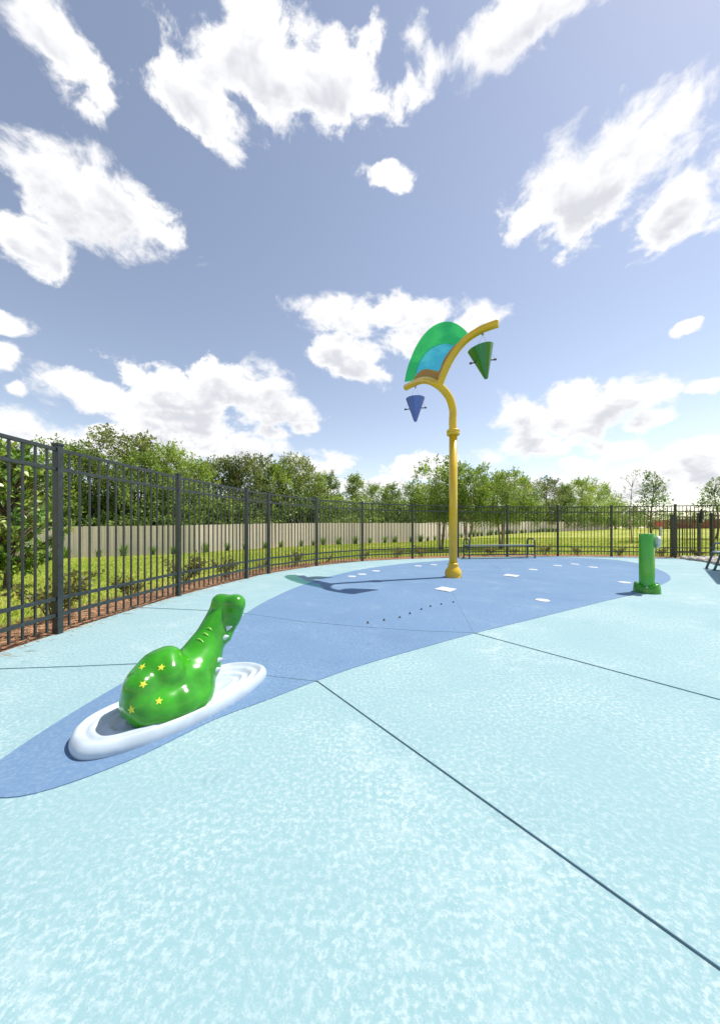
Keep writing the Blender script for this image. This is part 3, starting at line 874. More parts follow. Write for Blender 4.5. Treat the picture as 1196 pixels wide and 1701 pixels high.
# magnolia by the near fence: broad glossy leaves
def magnolia():
    D = 6.6; x = (12 - CX) / F * D
    root = empty('magnolia_tree', (x, D, gz(x, D))); tag(root, 'young magnolia with big glossy leaves close outside the fence', 'tree')
    r = np.random.default_rng(77)
    H, R = 2.95, 1.02
    bm = bmesh.new()
    add_tube(bm, [(0, 0, -.1), (.02, .01, .5), (-.03, .03, 1.3), (.02, 0, 2.1), (0, 0, 2.8)], [.075, .055, .045, .03, .012], 10)
    tips = []
    for i in range(270):
        t = r.uniform(0, 1); th = r.uniform(0, 2 * math.pi)
        rad = R * (0.42 + 0.62 * math.sin(math.pi * (0.12 + 0.8 * (1 - t)) ** 0.9)) * (1 - 0.55 * t ** 3) * math.sqrt(r.uniform(0.12, 1))
        z = 0.42 + (H - 0.5) * t
        tips.append((rad * math.cos(th), rad * math.sin(th), z))
    tips += [(0.1, 0.05, 2.8), (-.25, .1, 2.72), (.3, -.1, 2.6), (-.5, -.1, 2.5)]
    for i, tp in enumerate(tips):
        tp = Vector(tp); p0 = Vector((0, 0, max(0.35, tp.z - 0.35 - 0.45 * tp.xy.length)))
        add_tube(bm, [p0, p0.lerp(tp, .5) + Vector((0, 0, .03)), tp], [.018, .012, .006], 5, caps=False)
    bm_obj('trunk', bm, M['bark'], root, True)
    base, ax, nm, ln, tone = [], [], [], [], []
    for tp in tips:
        tp = np.array(tp); n = r.integers(14, 22)
        out = np.array([tp[0], tp[1], 0.25]); out /= np.linalg.norm(out) + 1e-6
        tn = r.uniform(0.1, 0.8)
        sdir = out * 0.6 + np.array([0, 0, .8]) + r.normal(0, .2, 3); sdir /= np.linalg.norm(sdir)
        for q in range(n):
            f = r.uniform(-.16, .05)
            a = rand_unit(r, 1)[0] * 1.0 + sdir * (0.55 + 3 * f)
            base.append(tp + sdir * f); ax.append(a); nm.append(sdir + rand_unit(r, 1)[0] * .4); ln.append(r.uniform(.10, .175)); tone.append(np.clip(tn + r.normal(0, .14), 0, 1))
    base, ax, nm, ln, tone = map(np.array, (base, ax, nm, ln, tone))
    # the leaves nearest the pad are single leaves, the rest of the crown is one mass
    front = base[:, 0] * 0.75 - base[:, 1] * 0.66
    order = np.argsort(-front); pick = order[:280]; rest = order[280:]
    crown = link_mesh('crown', leaves_mesh('crown', base[rest], ax[rest], nm[rest], ln[rest], ln[rest] * .42, tone[rest], M['leaf_magnolia']), None, root)
    crown['kind'] = 'stuff'
    lm = []
    for tv in np.linspace(0.05, 0.95, 8):
        me = leaves_mesh('leaf', np.zeros((1, 3)), np.array([[0, 1., 0]]), np.array([[0, 0, 1.]]), np.array([.14]), np.array([.06]), np.array([tv]), M['leaf_magnolia'], 0.15)
        lm.append(me)
    for i in pick:
        a = Vector(ax[i]).normalized(); n = Vector(nm[i]); s = a.cross(n).normalized(); u_ = s.cross(a)
        o = bpy.data.objects.new('leaf', lm[min(7, int(tone[i] * 8))]); C.objects.link(o); o.parent = crown
        mt = Matrix((s, a, u_)).transposed().to_4x4(); mt.translation = Vector(base[i])
        o.matrix_local = mt @ Matrix.Scale(ln[i] / .14, 4)


magnolia()

# ------------------------------------------------------------------ shrubs in the mulch bed and tufts along the board fence
def shrub_meshes(seed, H=0.5, R=0.28, n=480):
    r = np.random.default_rng(seed)
    bm = bmesh.new(); pr = random.Random(seed)
    ends = []
    for i in range(9):
        a = pr.uniform(0, 6.28); l = pr.uniform(.55, 1.05)
        p1 = Vector((math.cos(a) * R * .35, math.sin(a) * R * .35, H * .45 * l)); p2 = Vector((math.cos(a) * R * l, math.sin(a) * R * l, H * l * pr.uniform(.7, 1)))
        add_tube(bm, [(0, 0, -.03), p1, p2], [.007, .005, .002], 5, caps=False); ends.append((p1, p2))
    tm = bpy.data.meshes.new('stem'); bm.to_mesh(tm); bm.free(); tm.materials.append(M['bark'])
    base = np.empty((n, 3)); ax = np.empty((n, 3))
    for k in range(n):
        p1, p2 = ends[r.integers(0, len(ends))]
        f = r.uniform(-.1, 1.0)
        base[k] = np.array(p1.lerp(p2, f)) + r.normal(0, .028, 3); ax[k] = r.normal(0, 1, 3) + np.array(p2 - p1) * 3
    base[:, 2] = np.maximum(base[:, 2], .01)
    fm = leaves_mesh('foliage', base, ax, rand_unit(r, n) + np.array([0, 0, .8]), r.uniform(.035, .07, n), r.uniform(.02, .034, n), np.clip(r.normal(.5, .22, n), 0, 1), M['leaf_shrub'])
    return tm, fm


SHR = [shrub_meshes(200 + i) for i in range(3)]
ri = random.Random(21)
cum = [0.0]
for a, b in zip(mul_c[:-1], mul_c[1:]): cum.append(cum[-1] + (b - a).length)
tot = cum[-1]
s = 3.0; k = 0
while s < tot - 1.0:
    i = max(j for j in range(len(cum)) if cum[j] <= s); i = min(i, len(mul_c) - 2)
    p = mul_c[i].lerp(mul_c[i + 1], (s - cum[i]) / max(1e-6, cum[i + 1] - cum[i])) + outward(i, mul_c) * ri.uniform(.5, .75)
    o = empty('shrub', (p.x, p.y, min(-0.01, gz(p.x, p.y) + .03)), ri.uniform(0, 6.28))
    sc_ = ri.uniform(.55, 1.0) * (1.4 if s < 6.5 else 1.0); o.scale = (sc_ * 1.1, sc_ * 1.1, sc_)
    tm, fm = SHR[k % 3]
    for nm_, me in (('stem', tm), ('foliage', fm)):
        c = bpy.data.objects.new(nm_, me); C.objects.link(c); c.parent = o
    tag(o, 'small twiggy bronze green shrub in the mulch along the iron fence', 'shrub', 'shrubs along the iron fence')
    s += ri.uniform(.9, 1.4); k += 1


def tuft_mesh(seed, n=70, H=0.6):
    r = np.random.default_rng(seed)
    V, Fc, tone = [], [], []
    for k in range(n):
        a = r.uniform(0, 6.28); out = r.uniform(.08, .5) * H; h = H * r.uniform(.55, 1.05); w = r.uniform(.012, .022)
        b = np.array([r.normal(0, .04), r.normal(0, .04), -.02]); d = np.array([math.cos(a), math.sin(a), 0]); sd_ = np.array([-d[1], d[0], 0])
        i0 = len(V); tv = float(np.clip(r.normal(.5, .25), 0, 1))
        for t in (0, .4, .75, 1.0):
            c = b + d * out * t ** 1.8 + np.array([0, 0, h * (t - .28 * t ** 3)])
            ww = w * (1 - t * .9)
            V += [c - sd_ * ww, c + sd_ * ww]; tone += [tv, tv]
        for q in range(3): Fc.append((i0 + 2 * q, i0 + 2 * q + 1, i0 + 2 * q + 3, i0 + 2 * q + 2))
    me = bpy.data.meshes.new('blades'); me.from_pydata([tuple(v) for v in V], [], Fc); me.update()
    a = me.attributes.new('tone', 'FLOAT', 'POINT'); a.data.foreach_set('value', np.array(tone, dtype=np.float32))
    me.materials.append(M['leaf_tuft'])
    return me


TUF = [tuft_mesh(300 + i) for i in range(3)]
for a, b in zip(WOOD[:-1], WOOD[1:]):
    A = Vector((*a, 0)); B = Vector((*b, 0)); t = (B - A).normalized(); n = Vector((t.y, -t.x, 0))
    ln = (B - A).length; q = 0.4
    while q < ln:
        p = A + t * q + n * ri.uniform(.45, .75)
        u = CX + F * p.x / p.y
        if p.y > 0 and -20 < u < 1030 and p.y < 62:
            o = bpy.data.objects.new('strap_leaf_plant', ri.choice(TUF)); C.objects.link(o)
            o.location = (p.x, p.y, gz(p.x, p.y)); o.rotation_euler = (0, 0, ri.uniform(0, 6.28))
            sc_ = ri.uniform(1.1, 1.9); o.scale = (sc_, sc_, sc_)
            tag(o, 'strap leaved green plant in the row at the foot of the board fence', 'plant', 'plants along the board fence')
        q += ri.uniform(1.0, 1.7)

# pine straw and grass
def straw():
    r = np.random.default_rng(9)
    n = 26000
    arr = np.array([(p.x, p.y) for p in mul_c]); outs = np.array([tuple(outward(i, mul_c))[:2] for i in range(len(mul_c))])
    cumn = np.array(cum); w = r.uniform(0, 1, n) ** 1.5 * tot
    ix = np.interp(w, cumn, np.arange(len(cumn)))
    X = np.interp(ix, np.arange(len(arr)), arr[:, 0]); Y = np.interp(ix, np.arange(len(arr)), arr[:, 1])
    ox = np.interp(ix, np.arange(len(arr)), outs[:, 0]); oy = np.interp(ix, np.arange(len(arr)), outs[:, 1])
    off = r.uniform(-.035, .92, n); off[:420] = -.035 - np.abs(r.normal(0, .07, 420))
    X = X + ox * off; Y = Y + oy * off
    Z = -0.02 + 0.03 * np.sin(np.pi * np.clip(off / .95, 0, 1)) + r.uniform(-.005, .022, n) + np.minimum(0, ground_z(X, Y) + .05)
    Z[:420] = .004
    ax = r.normal(0, 1, (n, 3)); ax[:, 2] *= .18; ax[:420, 2] *= .1
    nm = r.normal(0, .4, (n, 3)) + np.array([0, 0, 1])
    ln = r.uniform(.06, .16, n)
    me = leaves_mesh('pine_straw', np.stack((X, Y, Z), 1), ax, nm, ln, np.full(n, .006), np.clip(r.normal(.5, .25, n), 0, 1), M['straw'])
    o = link_mesh('pine_straw', me, None); tag(o, 'loose brown pine straw scattered over the mulch bed', kind='stuff')


straw()


def grass():
    r = np.random.default_rng(10)
    n = 150000
    th = np.radians(r.uniform(-52, 50, n)); rad = 3.5 + 22 * r.uniform(0, 1, n) ** 1.2
    r0 = np.interp(np.degrees(th), _pt, _pr) / 1.0 + 0.75
    rad = r0 + (rad - 3.5) * 1.0
    X = rad * np.sin(th); Y = rad * np.cos(th)
    # keep in front of the board fence
    wx = np.array([p[0] for p in WOOD]); wy = np.array([p[1] for p in WOOD])
    ok = Y < np.interp(X, wx, wy) - .3
    # and clear of the pad and mulch on the near left
    fx = np.array([p[1] for p in POSTS]); fl = np.array([p[0] for p in POSTS])
    ok &= ~((Y < 7.7) & (X > np.interp(Y, fx[:6], fl[:6]) - .95))
    X, Y = X[ok], Y[ok]; n = len(X)
    Z = ground_z(X, Y) - .005
    ax = r.normal(0, .45, (n, 3)); ax[:, 2] = 1
    nm = r.normal(0, 1, (n, 3)); nm[:, 2] = .3
    big = .5 + .5 * np.sin(X * .6 + 1.3 * np.sin(Y * .4)) * np.cos(Y * .5)
    me = leaves_mesh('grass', np.stack((X, Y, Z), 1), ax, nm, r.uniform(.03, .075, n), r.uniform(.006, .014, n) * (1 + Y / 12), np.clip(.25 + .4 * big + r.normal(0, .2, n), 0, 1), M['grass'])
    o = link_mesh('grass', me, None); tag(o, 'short mown grass blades of the lawn', kind='stuff')


grass()

# ------------------------------------------------------------------ iron fence
FH = 1.83


def box_mesh(name, s, mat, bev=0.003):
    bm = bmesh.new(); add_box(bm, (0, 0, s[2] / 2), s, bev=bev)
    me = bpy.data.meshes.new(name); bm.to_mesh(me); bm.free(); me.materials.append(mat)
    return me


def iron_run(root, pts, height, rails, post_ids, post_w=0.060, picket_w=0.016, gap=0.1143, pick_top=None, foot=0.05):
    base = Vector(root.location)
    pm = bpy.data.meshes.new('post')
    bm = bmesh.new(); add_box(bm, (0, 0, (height + .12) / 2 - .12), (post_w, post_w, height + .12), bev=.003)
    add_box(bm, (0, 0, height + .012), (post_w + .012, post_w + .012, .024), bev=.004)
    bm.to_mesh(pm); bm.free(); pm.materials.append(M['iron'])
    pk = box_mesh('picket', (picket_w, picket_w, (pick_top or rails[0]) - foot), M['iron'], 0)
    for i, p in enumerate(pts):
        if i in post_ids:
            t = (pts[min(i + 1, len(pts) - 1)] - pts[max(0, i - 1)])
            o = bpy.data.objects.new('post', pm); C.objects.link(o); o.parent = root
            o.location = p - base; o.rotation_euler = (0, 0, math.atan2(t.y, t.x))
    for a, b in zip(pts[:-1], pts[1:]):
        d = b - a; ln = d.length; ang = math.atan2(d.y, d.x); t = d / ln
        for rz in rails:
            bm = bmesh.new(); add_box(bm, (0, 0, 0), (ln - post_w + .01, .030, .034), bev=.003)
            o = bm_obj('rail', bm, M['iron'], root)
            o.location = (a + b) / 2 - base + Vector((0, 0, rz)); o.rotation_euler = (0, 0, ang)
        n = max(2, round(ln / gap))
        for k in range(1, n):
            o = bpy.data.objects.new('picket', pk); C.objects.link(o); o.parent = root
            o.location = a + t * ln * k / n - base + Vector((0, 0, foot)); o.rotation_euler = (0, 0, ang)


fence = empty('iron_fence', POSTS[2] + (0,))
tag(fence, 'tall dark metal picket fence curving round the splash pad', 'fence')
run = [Vector((x, y, 0)) for x, y in POSTS[1:]] + [Vector((12.7, 11.45, 0))]
iron_run(fence, run, FH, (1.79, 1.60, 0.345, 0.185), set(range(len(run))))

# lower gate and fence outside the tall run at the right
gate = empty('gate', (11.05, 12.05, 0)); tag(gate, 'lower dark metal picket gate with a black latch', 'gate')
iron_run(gate, [Vector((11.05, 12.05, -.03)), Vector((12.2, 12.3, -.03))], 1.50, (1.45, 1.30, .22), {0}, .075, foot=.08)
lp = box_mesh('latch_post', (.075, .075, 1.6), M['iron']); o = bpy.data.objects.new('latch_post', lp); C.objects.link(o); o.parent = gate; o.location = (1.21, .25, -.04)
bm = bmesh.new(); add_box(bm, (0, 0, 0), (.10, .09, .42), bev=.02); add_tube(bm, [(0, 0, .2), (0, 0, .3)], .03, 10)
lt = bm_obj('latch', bm, M['black_plastic'], gate); lt.location = (1.19, .14, 1.42)
bm = bmesh.new(); add_box(bm, (0, 0, 0), (.05, .012, .09), bev=.004)
lk = bm_obj('keyhole_plate', bm, M['steel'], lt); lk.location = (.01, -.055, -.13)
low = empty('low_fence', (12.78, 12.35, 0)); tag(low, 'lower dark metal picket fence continuing past the gate latch', 'fence')
iron_run(low, [Vector((12.78, 12.35, -.03)), Vector((14.6, 12.5, -.03))], 1.58, (1.53, 1.36, .22), {0, 1}, .075, foot=.08)

# ------------------------------------------------------------------ river stones by the gate
def rock_bed():
    r = random.Random(33)
    poly = [(10.5, 11.45), (10.5, 10.6), (10.12, 9.65), (9.98, 8.95), (10.4, 8.3), (11.7, 7.6), (12.6, 9.2), (12.7, 11.3)]
    bm = bmesh.new(); prism(bm, poly, -.12, -.012)
    bed = bm_obj('rock_bed', bm, M['mulch']); tag(bed, 'bed of tan river stones between the pad edge and the fence', kind='structure')
    protos = []
    for k in range(5):
        bm = bmesh.new(); bmesh.ops.create_icosphere(bm, subdivisions=2, radius=1)
        for v in bm.verts:
            v.co *= 1 + r.uniform(-.1, .1); v.co.z *= .62; v.co.y *= .8
        me = bpy.data.meshes.new('stone'); bm.to_mesh(me); bm.free(); me.materials.append(M['stone']); me.polygons.foreach_set('use_smooth', [True] * len(me.polygons))
        protos.append(me)

    def inside(x, y):
        c = False; n = len(poly)
        for i in range(n):
            x1, y1 = poly[i]; x2, y2 = poly[i - 1]
            if (y1 > y) != (y2 > y) and x < (x2 - x1) * (y - y1) / (y2 - y1) + x1: c = not c
        return c
    cnt = 0; tries = 0
    while cnt < 280 and tries < 6000:
        tries += 1
        x = r.uniform(9.9, 12.7); y = r.uniform(8.3, 11.45)
        if not inside(x, y) or x / y > 1.16: continue
        s_ = r.uniform(.05, .12)
        o = bpy.data.objects.new('stone', r.choice(protos)); C.objects.link(o); o.parent = bed
        o.location = (x, y, s_ * .3 + r.uniform(-.01, .02)); o.rotation_euler = (r.uniform(-.3, .3), r.uniform(-.3, .3), r.uniform(0, 6.28)); o.scale = (s_ * r.uniform(.8, 1.4), s_, s_)
        cnt += 1


rock_bed()

# ------------------------------------------------------------------ spray feature: yellow pole with leaf arms
def arch_feature():
    B = Vector((1.945, 7.1, 0))
    root = empty('spray_arch', B); tag(root, 'tall yellow spray pole forking into two arms with a translucent fan', 'spray pole')
    J = at(727, 640, 6.95)
    LT = at(677, 645, 8.15); RT = at(826, 539, 6.2)
    R0 = 0.083
    # pole
    Pf = at(751, 718, 7.08); Pf.x = B.x - .012; Pf.y = B.y
    z1 = Pf.z
    bm = bmesh.new()
    add_tube(bm, [(0, 0, 0.02), (0, 0, 1.5), (0, 0, z1)], R0, 24)
    bm_obj('pole', bm, M['yellow'], root, True)
    bm = bmesh.new()
    add_lathe(bm, [(0.085, .30), (.105, .29), (.112, .26), (.10, .235), (.12, .20), (.155, .155), (.172, .10), (.172, .06), (.16, .015), (.172, .012), (.172, .004)], 36)
    bm_obj('base_boot', bm, M['yellow'], root, True)
    for k in range(6):
        a = k * math.pi / 3 + .3
        bm = bmesh.new(); add_lathe(bm, [(.0, .03), (.012, .03), (.014, .02), (.014, .0)], 8, Matrix.Translation((math.cos(a) * .178, math.sin(a) * .178, .003)))
        bm_obj('bolt', bm, M['steel'], root)
    bm = bmesh.new()
    add_lathe(bm, [(.083, z1 - .06), (.125, z1 - .055), (.135, z1 - .04), (.135, z1 - .012), (.125, z1 - .004), (.125, z1 + .004), (.135, z1 + .012), (.135, z1 + .04), (.125, z1 + .055), (.083, z1 + .06)], 36)
    bm_obj('flange', bm, M['yellow'], root, True)
    # neck: curve from flange to fork, carried on into the lower (left) arm
    neck_px = [(752, 700, 7.1), (752.5, 683, 7.1), (748, 664, 7.07), (739, 650, 7.02), (727, 639, 6.95), (713, 632.5, 7.15), (700, 632, 7.45), (688, 636.5, 7.8), (675, 643, 8.15)]
    pts = catmull([Vector((B.x, B.y, z1))] + [at(*p) for p in neck_px], 6)
    rad = [R0 - (R0 - .072) * i / (len(pts) - 1) for i in range(len(pts))]
    bm = bmesh.new(); add_tube(bm, [p - B for p in pts], rad, 20)
    left = bm_obj('lower_arm', bm, M['yellow'], root, True)
    arm_px = [(729, 643, 6.95), (735, 626, 6.88), (744, 605, 6.78), (757, 583, 6.66), (775, 563, 6.52), (796, 549, 6.38), (812, 542, 6.28), (827, 537, 6.2)]
    rp = catmull([at(*p) for p in arm_px], 6)
    bm = bmesh.new(); add_tube(bm, [p - B for p in rp], .072, 20)
    bm_obj('upper_arm', bm, M['yellow'], root, True)
    # end caps
    for (tip, prev) in ((pts[-1], pts[-3]), (rp[-1], rp[-3])):
        d = (tip - prev).normalized(); q = d.to_track_quat('Z', 'Y').to_matrix().to_4x4(); q.translation = tip - B
        bm = bmesh.new(); add_lathe(bm, [(.0, .012), (.066, .012), (.074, .004), (.074, -.02)], 24, q)
        bm_obj('end_cap', bm, M['yellow'], root, True)
    # the fan lies in the plane of the two arms
    FA = at(677, 640, 8.15); n = (at(781, 559, 6.48) - FA).cross(at(735, 536, 7.5) - FA).normalized()
    O = Vector((0, 0, CAM_H))

    def onplane(u, v, off=0.0):
        d = ray(u, v); t = (FA + n * off - O).dot(n) / d.dot(n); return O + d * t

    def plate(name, px, mat, off, thick):
        poly = [onplane(u, v) for u, v in px]
        bm = bmesh.new()
        a = [bm.verts.new(p + n * (off - thick / 2) - B) for p in poly]; b = [bm.verts.new(p + n * (off + thick / 2) - B) for p in poly]
        bm.faces.new(a); bm.faces.new(list(reversed(b)))
        for i in range(len(a)):
            bm.faces.new((a[i], b[i], b[(i + 1) % len(a)], a[(i + 1) % len(a)]))
        bmesh.ops.recalc_face_normals(bm, faces=bm.faces[:])
        return bm_obj(name, bm, mat, root)

    def spl(px, k=5):
        return [(p.x, p.y) for p in catmull([(u, v, 0) for u, v in px], k)]
    outer = spl([(672.5, 634), (677, 612), (687, 585), (699, 563), (714, 546), (730, 536.5), (746, 534), (760, 538.5), (772, 547.5), (781, 559)])
    inner = spl([(764, 571), (752, 572.5), (741, 570.5), (728, 572.5), (715, 579), (704, 590), (696, 604), (691, 619)])
    och_l = [(686, 632)]
    plate('green_fan', outer + [(776, 563), (766, 568)] + inner + [(690, 624), (684, 632)], M['panel_green'], 0.0, .02)
    ochre_top = spl([(756, 574), (748, 583), (738, 598), (730.5, 616), (722, 615.5), (710, 613.5), (700, 616), (692, 624)])
    plate('cyan_fan', list(reversed(inner))[0:-3] + ochre_top, M['panel_cyan'], 0.0, .02)
    low_edge = [(686, 633), (700, 630.5), (713, 631), (724, 637), (730, 641), (735, 626), (744, 605), (757, 583), (768, 570), (772, 566)]
    plate('gusset_plate', [(776, 562)] + ochre_top + low_edge[0:], M['ochre'], 0.0, .04)
    # pins the buckets hang from
    hp = []
    for (arm, up) in ((pts, 690), (rp, 801)):
        p = min(arm, key=lambda q: abs(CX + F * q.x / q.y - up) + (0 if q.z > 3 else 1e3))
        bm = bmesh.new()
        add_box(bm, p - B + Vector((0, 0, -.085)), (.012, .05, .06), bev=.002); add_tube(bm, [p - B + Vector((-.025, 0, -.1)), p - B + Vector((.025, 0, -.1))], .01, 8)
        bm_obj('hanger_lug', bm, M['steel'], root); hp.append(p + Vector((0, 0, -.1)))
    return hp


hp = arch_feature()


def bucket(name, label, mat, hang, dz, r, h, tilt, yaw):
    """pointed tipping bucket on an axle, held by two thin wires"""
    c = hang + Vector((0, 0, -dz - h * .36))
    root = empty(name, c, yaw); tag(root, label, 'bucket')
    T = Matrix.Rotation(tilt, 4, 'Y')
    bm = bmesh.new()
    z1 = h * .36
    prof = [(0, z1 - h), (.02, z1 - h + .002), (.038, z1 - h + .02), (.048, z1 - h + .05), (r, z1), (r + .004, z1 + .006), (r - .003, z1 + .008), (r - .012, z1), (.03, z1 - h + .06), (0, z1 - h + .04)]
    add_lathe(bm, prof, 40, T)
    bm_obj('cone', bm, mat, root, True)
    a = r * .95
    bm = bmesh.new(); add_tube(bm, [T @ Vector((-a - .035, 0, -.03)), T @ Vector((a + .035, 0, -.03))], .011, 10)
    for s_ in (-1, 1):
        add_tube(bm, [T @ Vector((s_ * (a + .005), 0, -.03)), T @ Vector((s_ * (a + .045), 0, -.03))], .019, 10)
    bm_obj('axle', bm, M['nozzle'], root)
    inv = Matrix.Rotation(-yaw, 4, 'Z')
    top = inv @ (hang - c)
    for s_ in (-1, 1):
        bm = bmesh.new(); add_tube(bm, [T @ Vector((s_ * (a + .02), 0, -.03)), top], .0025, 6)
        bm_obj('wire', bm, M['steel'], root)


bucket('tipping_bucket', 'blue pointed tipping bucket hanging from the lower yellow arm', M['blue_cone'], hp[0], .27, .215, .52, 0.0, -0.25)
bucket('tipping_bucket', 'green pointed tipping bucket hanging from the upper yellow arm', M['green_cone'], hp[1], .27, .23, .57, -.2, 0.1)

# ------------------------------------------------------------------ green water post
def water_post():
    p = Vector((4.57, 5.42, 0)); root = empty('water_post', p); tag(root, 'bright green upright water post with a white round nozzle', 'water post')
    bm = bmesh.new()
    add_lathe(bm, [(.1, .05), (.1, .932), (.098, .937), (.092, .939), (0, .9395)], 40)
    bm_obj('column', bm, M['green_paint'], root, True)
    # lobed foot: two swells with a notch facing the pad's open side
    seg = 56; rings = []
    bm = bmesh.new()
    prof = [(.0, .118), (.22, .118), (.40, .150), (.60, .165), (.78, .150), (.92, .105), (1.0, .045), (1.02, .0)]
    yaw = math.atan2(-p.y, -p.x)
    for (f, z) in prof:
        ring = []
        for k in range(seg):
            th = 2 * math.pi * k / seg
            lobe = 0.5 - 0.5 * math.cos(2 * (th - yaw))
            rad = .1 + (.052 + .022 * lobe) * f
            if f == 0: rad = .096
            zz = z * (0.60 + 0.40 * lobe ** .7) if z > .05 else z
            ring.append(bm.verts.new((rad * math.cos(th), rad * math.sin(th), zz + .003)))
        rings.append(ring)
    for a, b in zip(rings[:-1], rings[1:]):
        for k in range(seg): bm.faces.new((a[k], b[k], b[(k + 1) % seg], a[(k + 1) % seg]))
    bmesh.ops.recalc_face_normals(bm, faces=bm.faces[:])
    bm_obj('foot', bm, M['green_gloss'], root, True)
    bm = bmesh.new()
    d = Vector((math.cos(yaw), math.sin(yaw), .35)).normalized(); q = d.to_track_quat('Z', 'Y').to_matrix().to_4x4(); q.translation = Vector((math.cos(yaw) * .122, math.sin(yaw) * .122, .095))
    add_lathe(bm, [(0, .022), (.014, .022), (.018, .014), (.018, -.02)], 12, q)
    bm_obj('bolt', bm, M['steel'], root, True)
    bm = bmesh.new()
    ax = Vector((.90, -.43, 0)).normalized(); q = ax.to_track_quat('Z', 'Y').to_matrix().to_4x4(); q.translation = ax * .092 + Vector((0, 0, .81))
    add_lathe(bm, [(.05, 0), (.06, .015), (.090, .02), (.097, .027), (.097, .056), (.091, .065), (.070, .068), (.05, .058), (.03, .056), (0, .056)], 32, q)
    bm_obj('nozzle', bm, M['cap'], root, True)
    bm = bmesh.new(); add_lathe(bm, [(.026, .05), (.024, .068), (.016, .07), (.014, .06), (0, .06)], 20, q); bm_obj('nozzle_tip', bm, M['cap'], root, True)


water_post()

# ------------------------------------------------------------------ sea serpent spray toy
def serpent():
    c0 = Vector((-1.02, 1.985, 0))
    root = empty('serpent_sprayer', c0); tag(root, 'green sea serpent water toy with yellow stars on a white rippled base', 'water toy')
    axd = Vector((.54, .84, 0)).normalized(); ang = math.atan2(axd.y, axd.x)
    # rippled base
    A, Bx = .54, .245
    bm = bmesh.new(); seg = 96
    Zf = .70
    fr = [1.0, 1.012, 1.0, .97, .93, .89, .85, .81, .77, .73, .69, .65, .61, .57, .53, .49, .45, .40, .3, .2]
    zs = [.003, .03, .062, .088, .098, .086, .062, .078, .088, .070, .048, .064, .074, .056, .040, .054, .062, .05, .05, .05]
    rings = []
    for f, z in zip(fr, zs):
        ring = []
        for k in range(seg):
            th = 2 * math.pi * k / seg
            e = 2 / 2.35
            cx = math.copysign(abs(math.cos(th)) ** e, math.cos(th)); sy = math.copysign(abs(math.sin(th)) ** e, math.sin(th))
            wob = 1 + .016 * math.sin(3 * th + 8 * f) + .01 * math.sin(5 * th + 3)
            inset = (1 - f) * .42
            ring.append(bm.verts.new(Vector(((A - inset) * cx * wob if f < .99 else A * f * cx * wob, (max(.05, Bx - inset * .62)) * sy * wob if f < .99 else Bx * f * sy * wob, z * Zf + .003 * math.sin(4 * th + 5 * f)))))
        rings.append(ring)
    for a, b in zip(rings[:-1], rings[1:]):
        for k in range(seg): bm.faces.new((a[k], a[(k + 1) % seg], b[(k + 1) % seg], b[k]))
    bm.faces.new(rings[-1])
    bmesh.ops.recalc_face_normals(bm, faces=bm.faces[:])
    o = bm_obj('rippled_base', bm, M['white'], root, True); o.rotation_euler = (0, 0, ang)
    sm = o.modifiers.new('s', 'SUBSURF'); sm.levels = 1; sm.render_levels = 1

    # body: overlapping swells fused to one skin
    def S(u, v, rpx, D): return at(u, v, D) - c0, rpx / F * D
    chain = [[(237, 1165, 34, 1.76), (246, 1138, 37, 1.80), (262, 1112, 32, 1.85), (277, 1099, 26, 1.90)],
             [(258, 1160, 40, 1.80), (285, 1140, 46, 1.90), (310, 1125, 44, 2.0), (328, 1105, 38, 2.06), (338, 1082, 31, 2.11), (349, 1060, 25, 2.15), (358, 1042, 23.5, 2.19), (366, 1027, 23, 2.22), (372, 1012, 22, 2.25)],
             [(318, 1140, 38, 1.96), (325, 1150, 30, 1.93)],
             [(278, 1099, 25.5, 1.88), (280, 1120, 27, 1.83)],
             
             ]
    sph = []
    for ch in chain:
        pr_ = [S(*q) for q in ch]
        for (p, r), (p2, r2) in zip(pr_[:-1], pr_[1:]):
            for k in range(8):
                t = k / 8; sph.append((p.lerp(p2, t), r + (r2 - r) * t))
        sph.append(pr_[-1])
    # eye swells on top of the head
    for q in ((367, 1001, 16, 2.22), (367, 1014, 16, 2.22), (391, 1003.5, 17.5, 2.22), (389, 1017, 15.5, 2.23), (379, 1002, 14.5, 2.24), (383, 1010, 18, 2.30),
              (386, 1028, 14.5, 2.24), (378, 1041, 14.5, 2.23), (371, 1056, 15, 2.2),
              (234, 1143, 28, 1.73), (238, 1168, 30, 1.72), (322, 1122, 27, 1.96), (336, 1137, 18, 1.94), (248, 1178, 32, 1.74), (275, 1172, 32, 1.78), (300, 1165, 32, 1.83), (322, 1158, 28, 1.90)):
        sph.append(S(*q))
    # squash the trunk a little across its axis
    g = 0.0085
    lo = Vector((min(p.x - r for p, r in sph), min(p.y - r for p, r in sph), .03)); hi = Vector((max(p.x + r for p, r in sph), max(p.y + r for p, r in sph), max(p.z + r for p, r in sph)))
    bm = bmesh.new()
    for p, r in sph:
        bmesh.ops.create_icosphere(bm, subdivisions=3, radius=r, matrix=Matrix.Translation(p))
    me = bpy.data.meshes.new('body_raw'); bm.to_mesh(me); bm.free()
    tmp = bpy.data.objects.new('body_raw', me); C.objects.link(tmp)
    m1 = tmp.modifiers.new('r', 'REMESH'); m1.mode = 'VOXEL'; m1.voxel_size = 0.011
    m2 = tmp.modifiers.new('s', 'SMOOTH'); m2.factor = .5; m2.iterations = 22
    dg = bpy.context.evaluated_depsgraph_get(); dg.update()
    ev = tmp.evaluated_get(dg); bme = bpy.data.meshes.new_from_object(ev)
    bpy.data.objects.remove(tmp); bpy.data.meshes.remove(me)
    # skin folds on the nape, and flatten under the base
    for v in bme.vertices:
        if v.co.z < .028: v.co.z = .028
    bme.name = 'body'; bme.materials.clear(); bme.materials.append(M['green_gloss'])
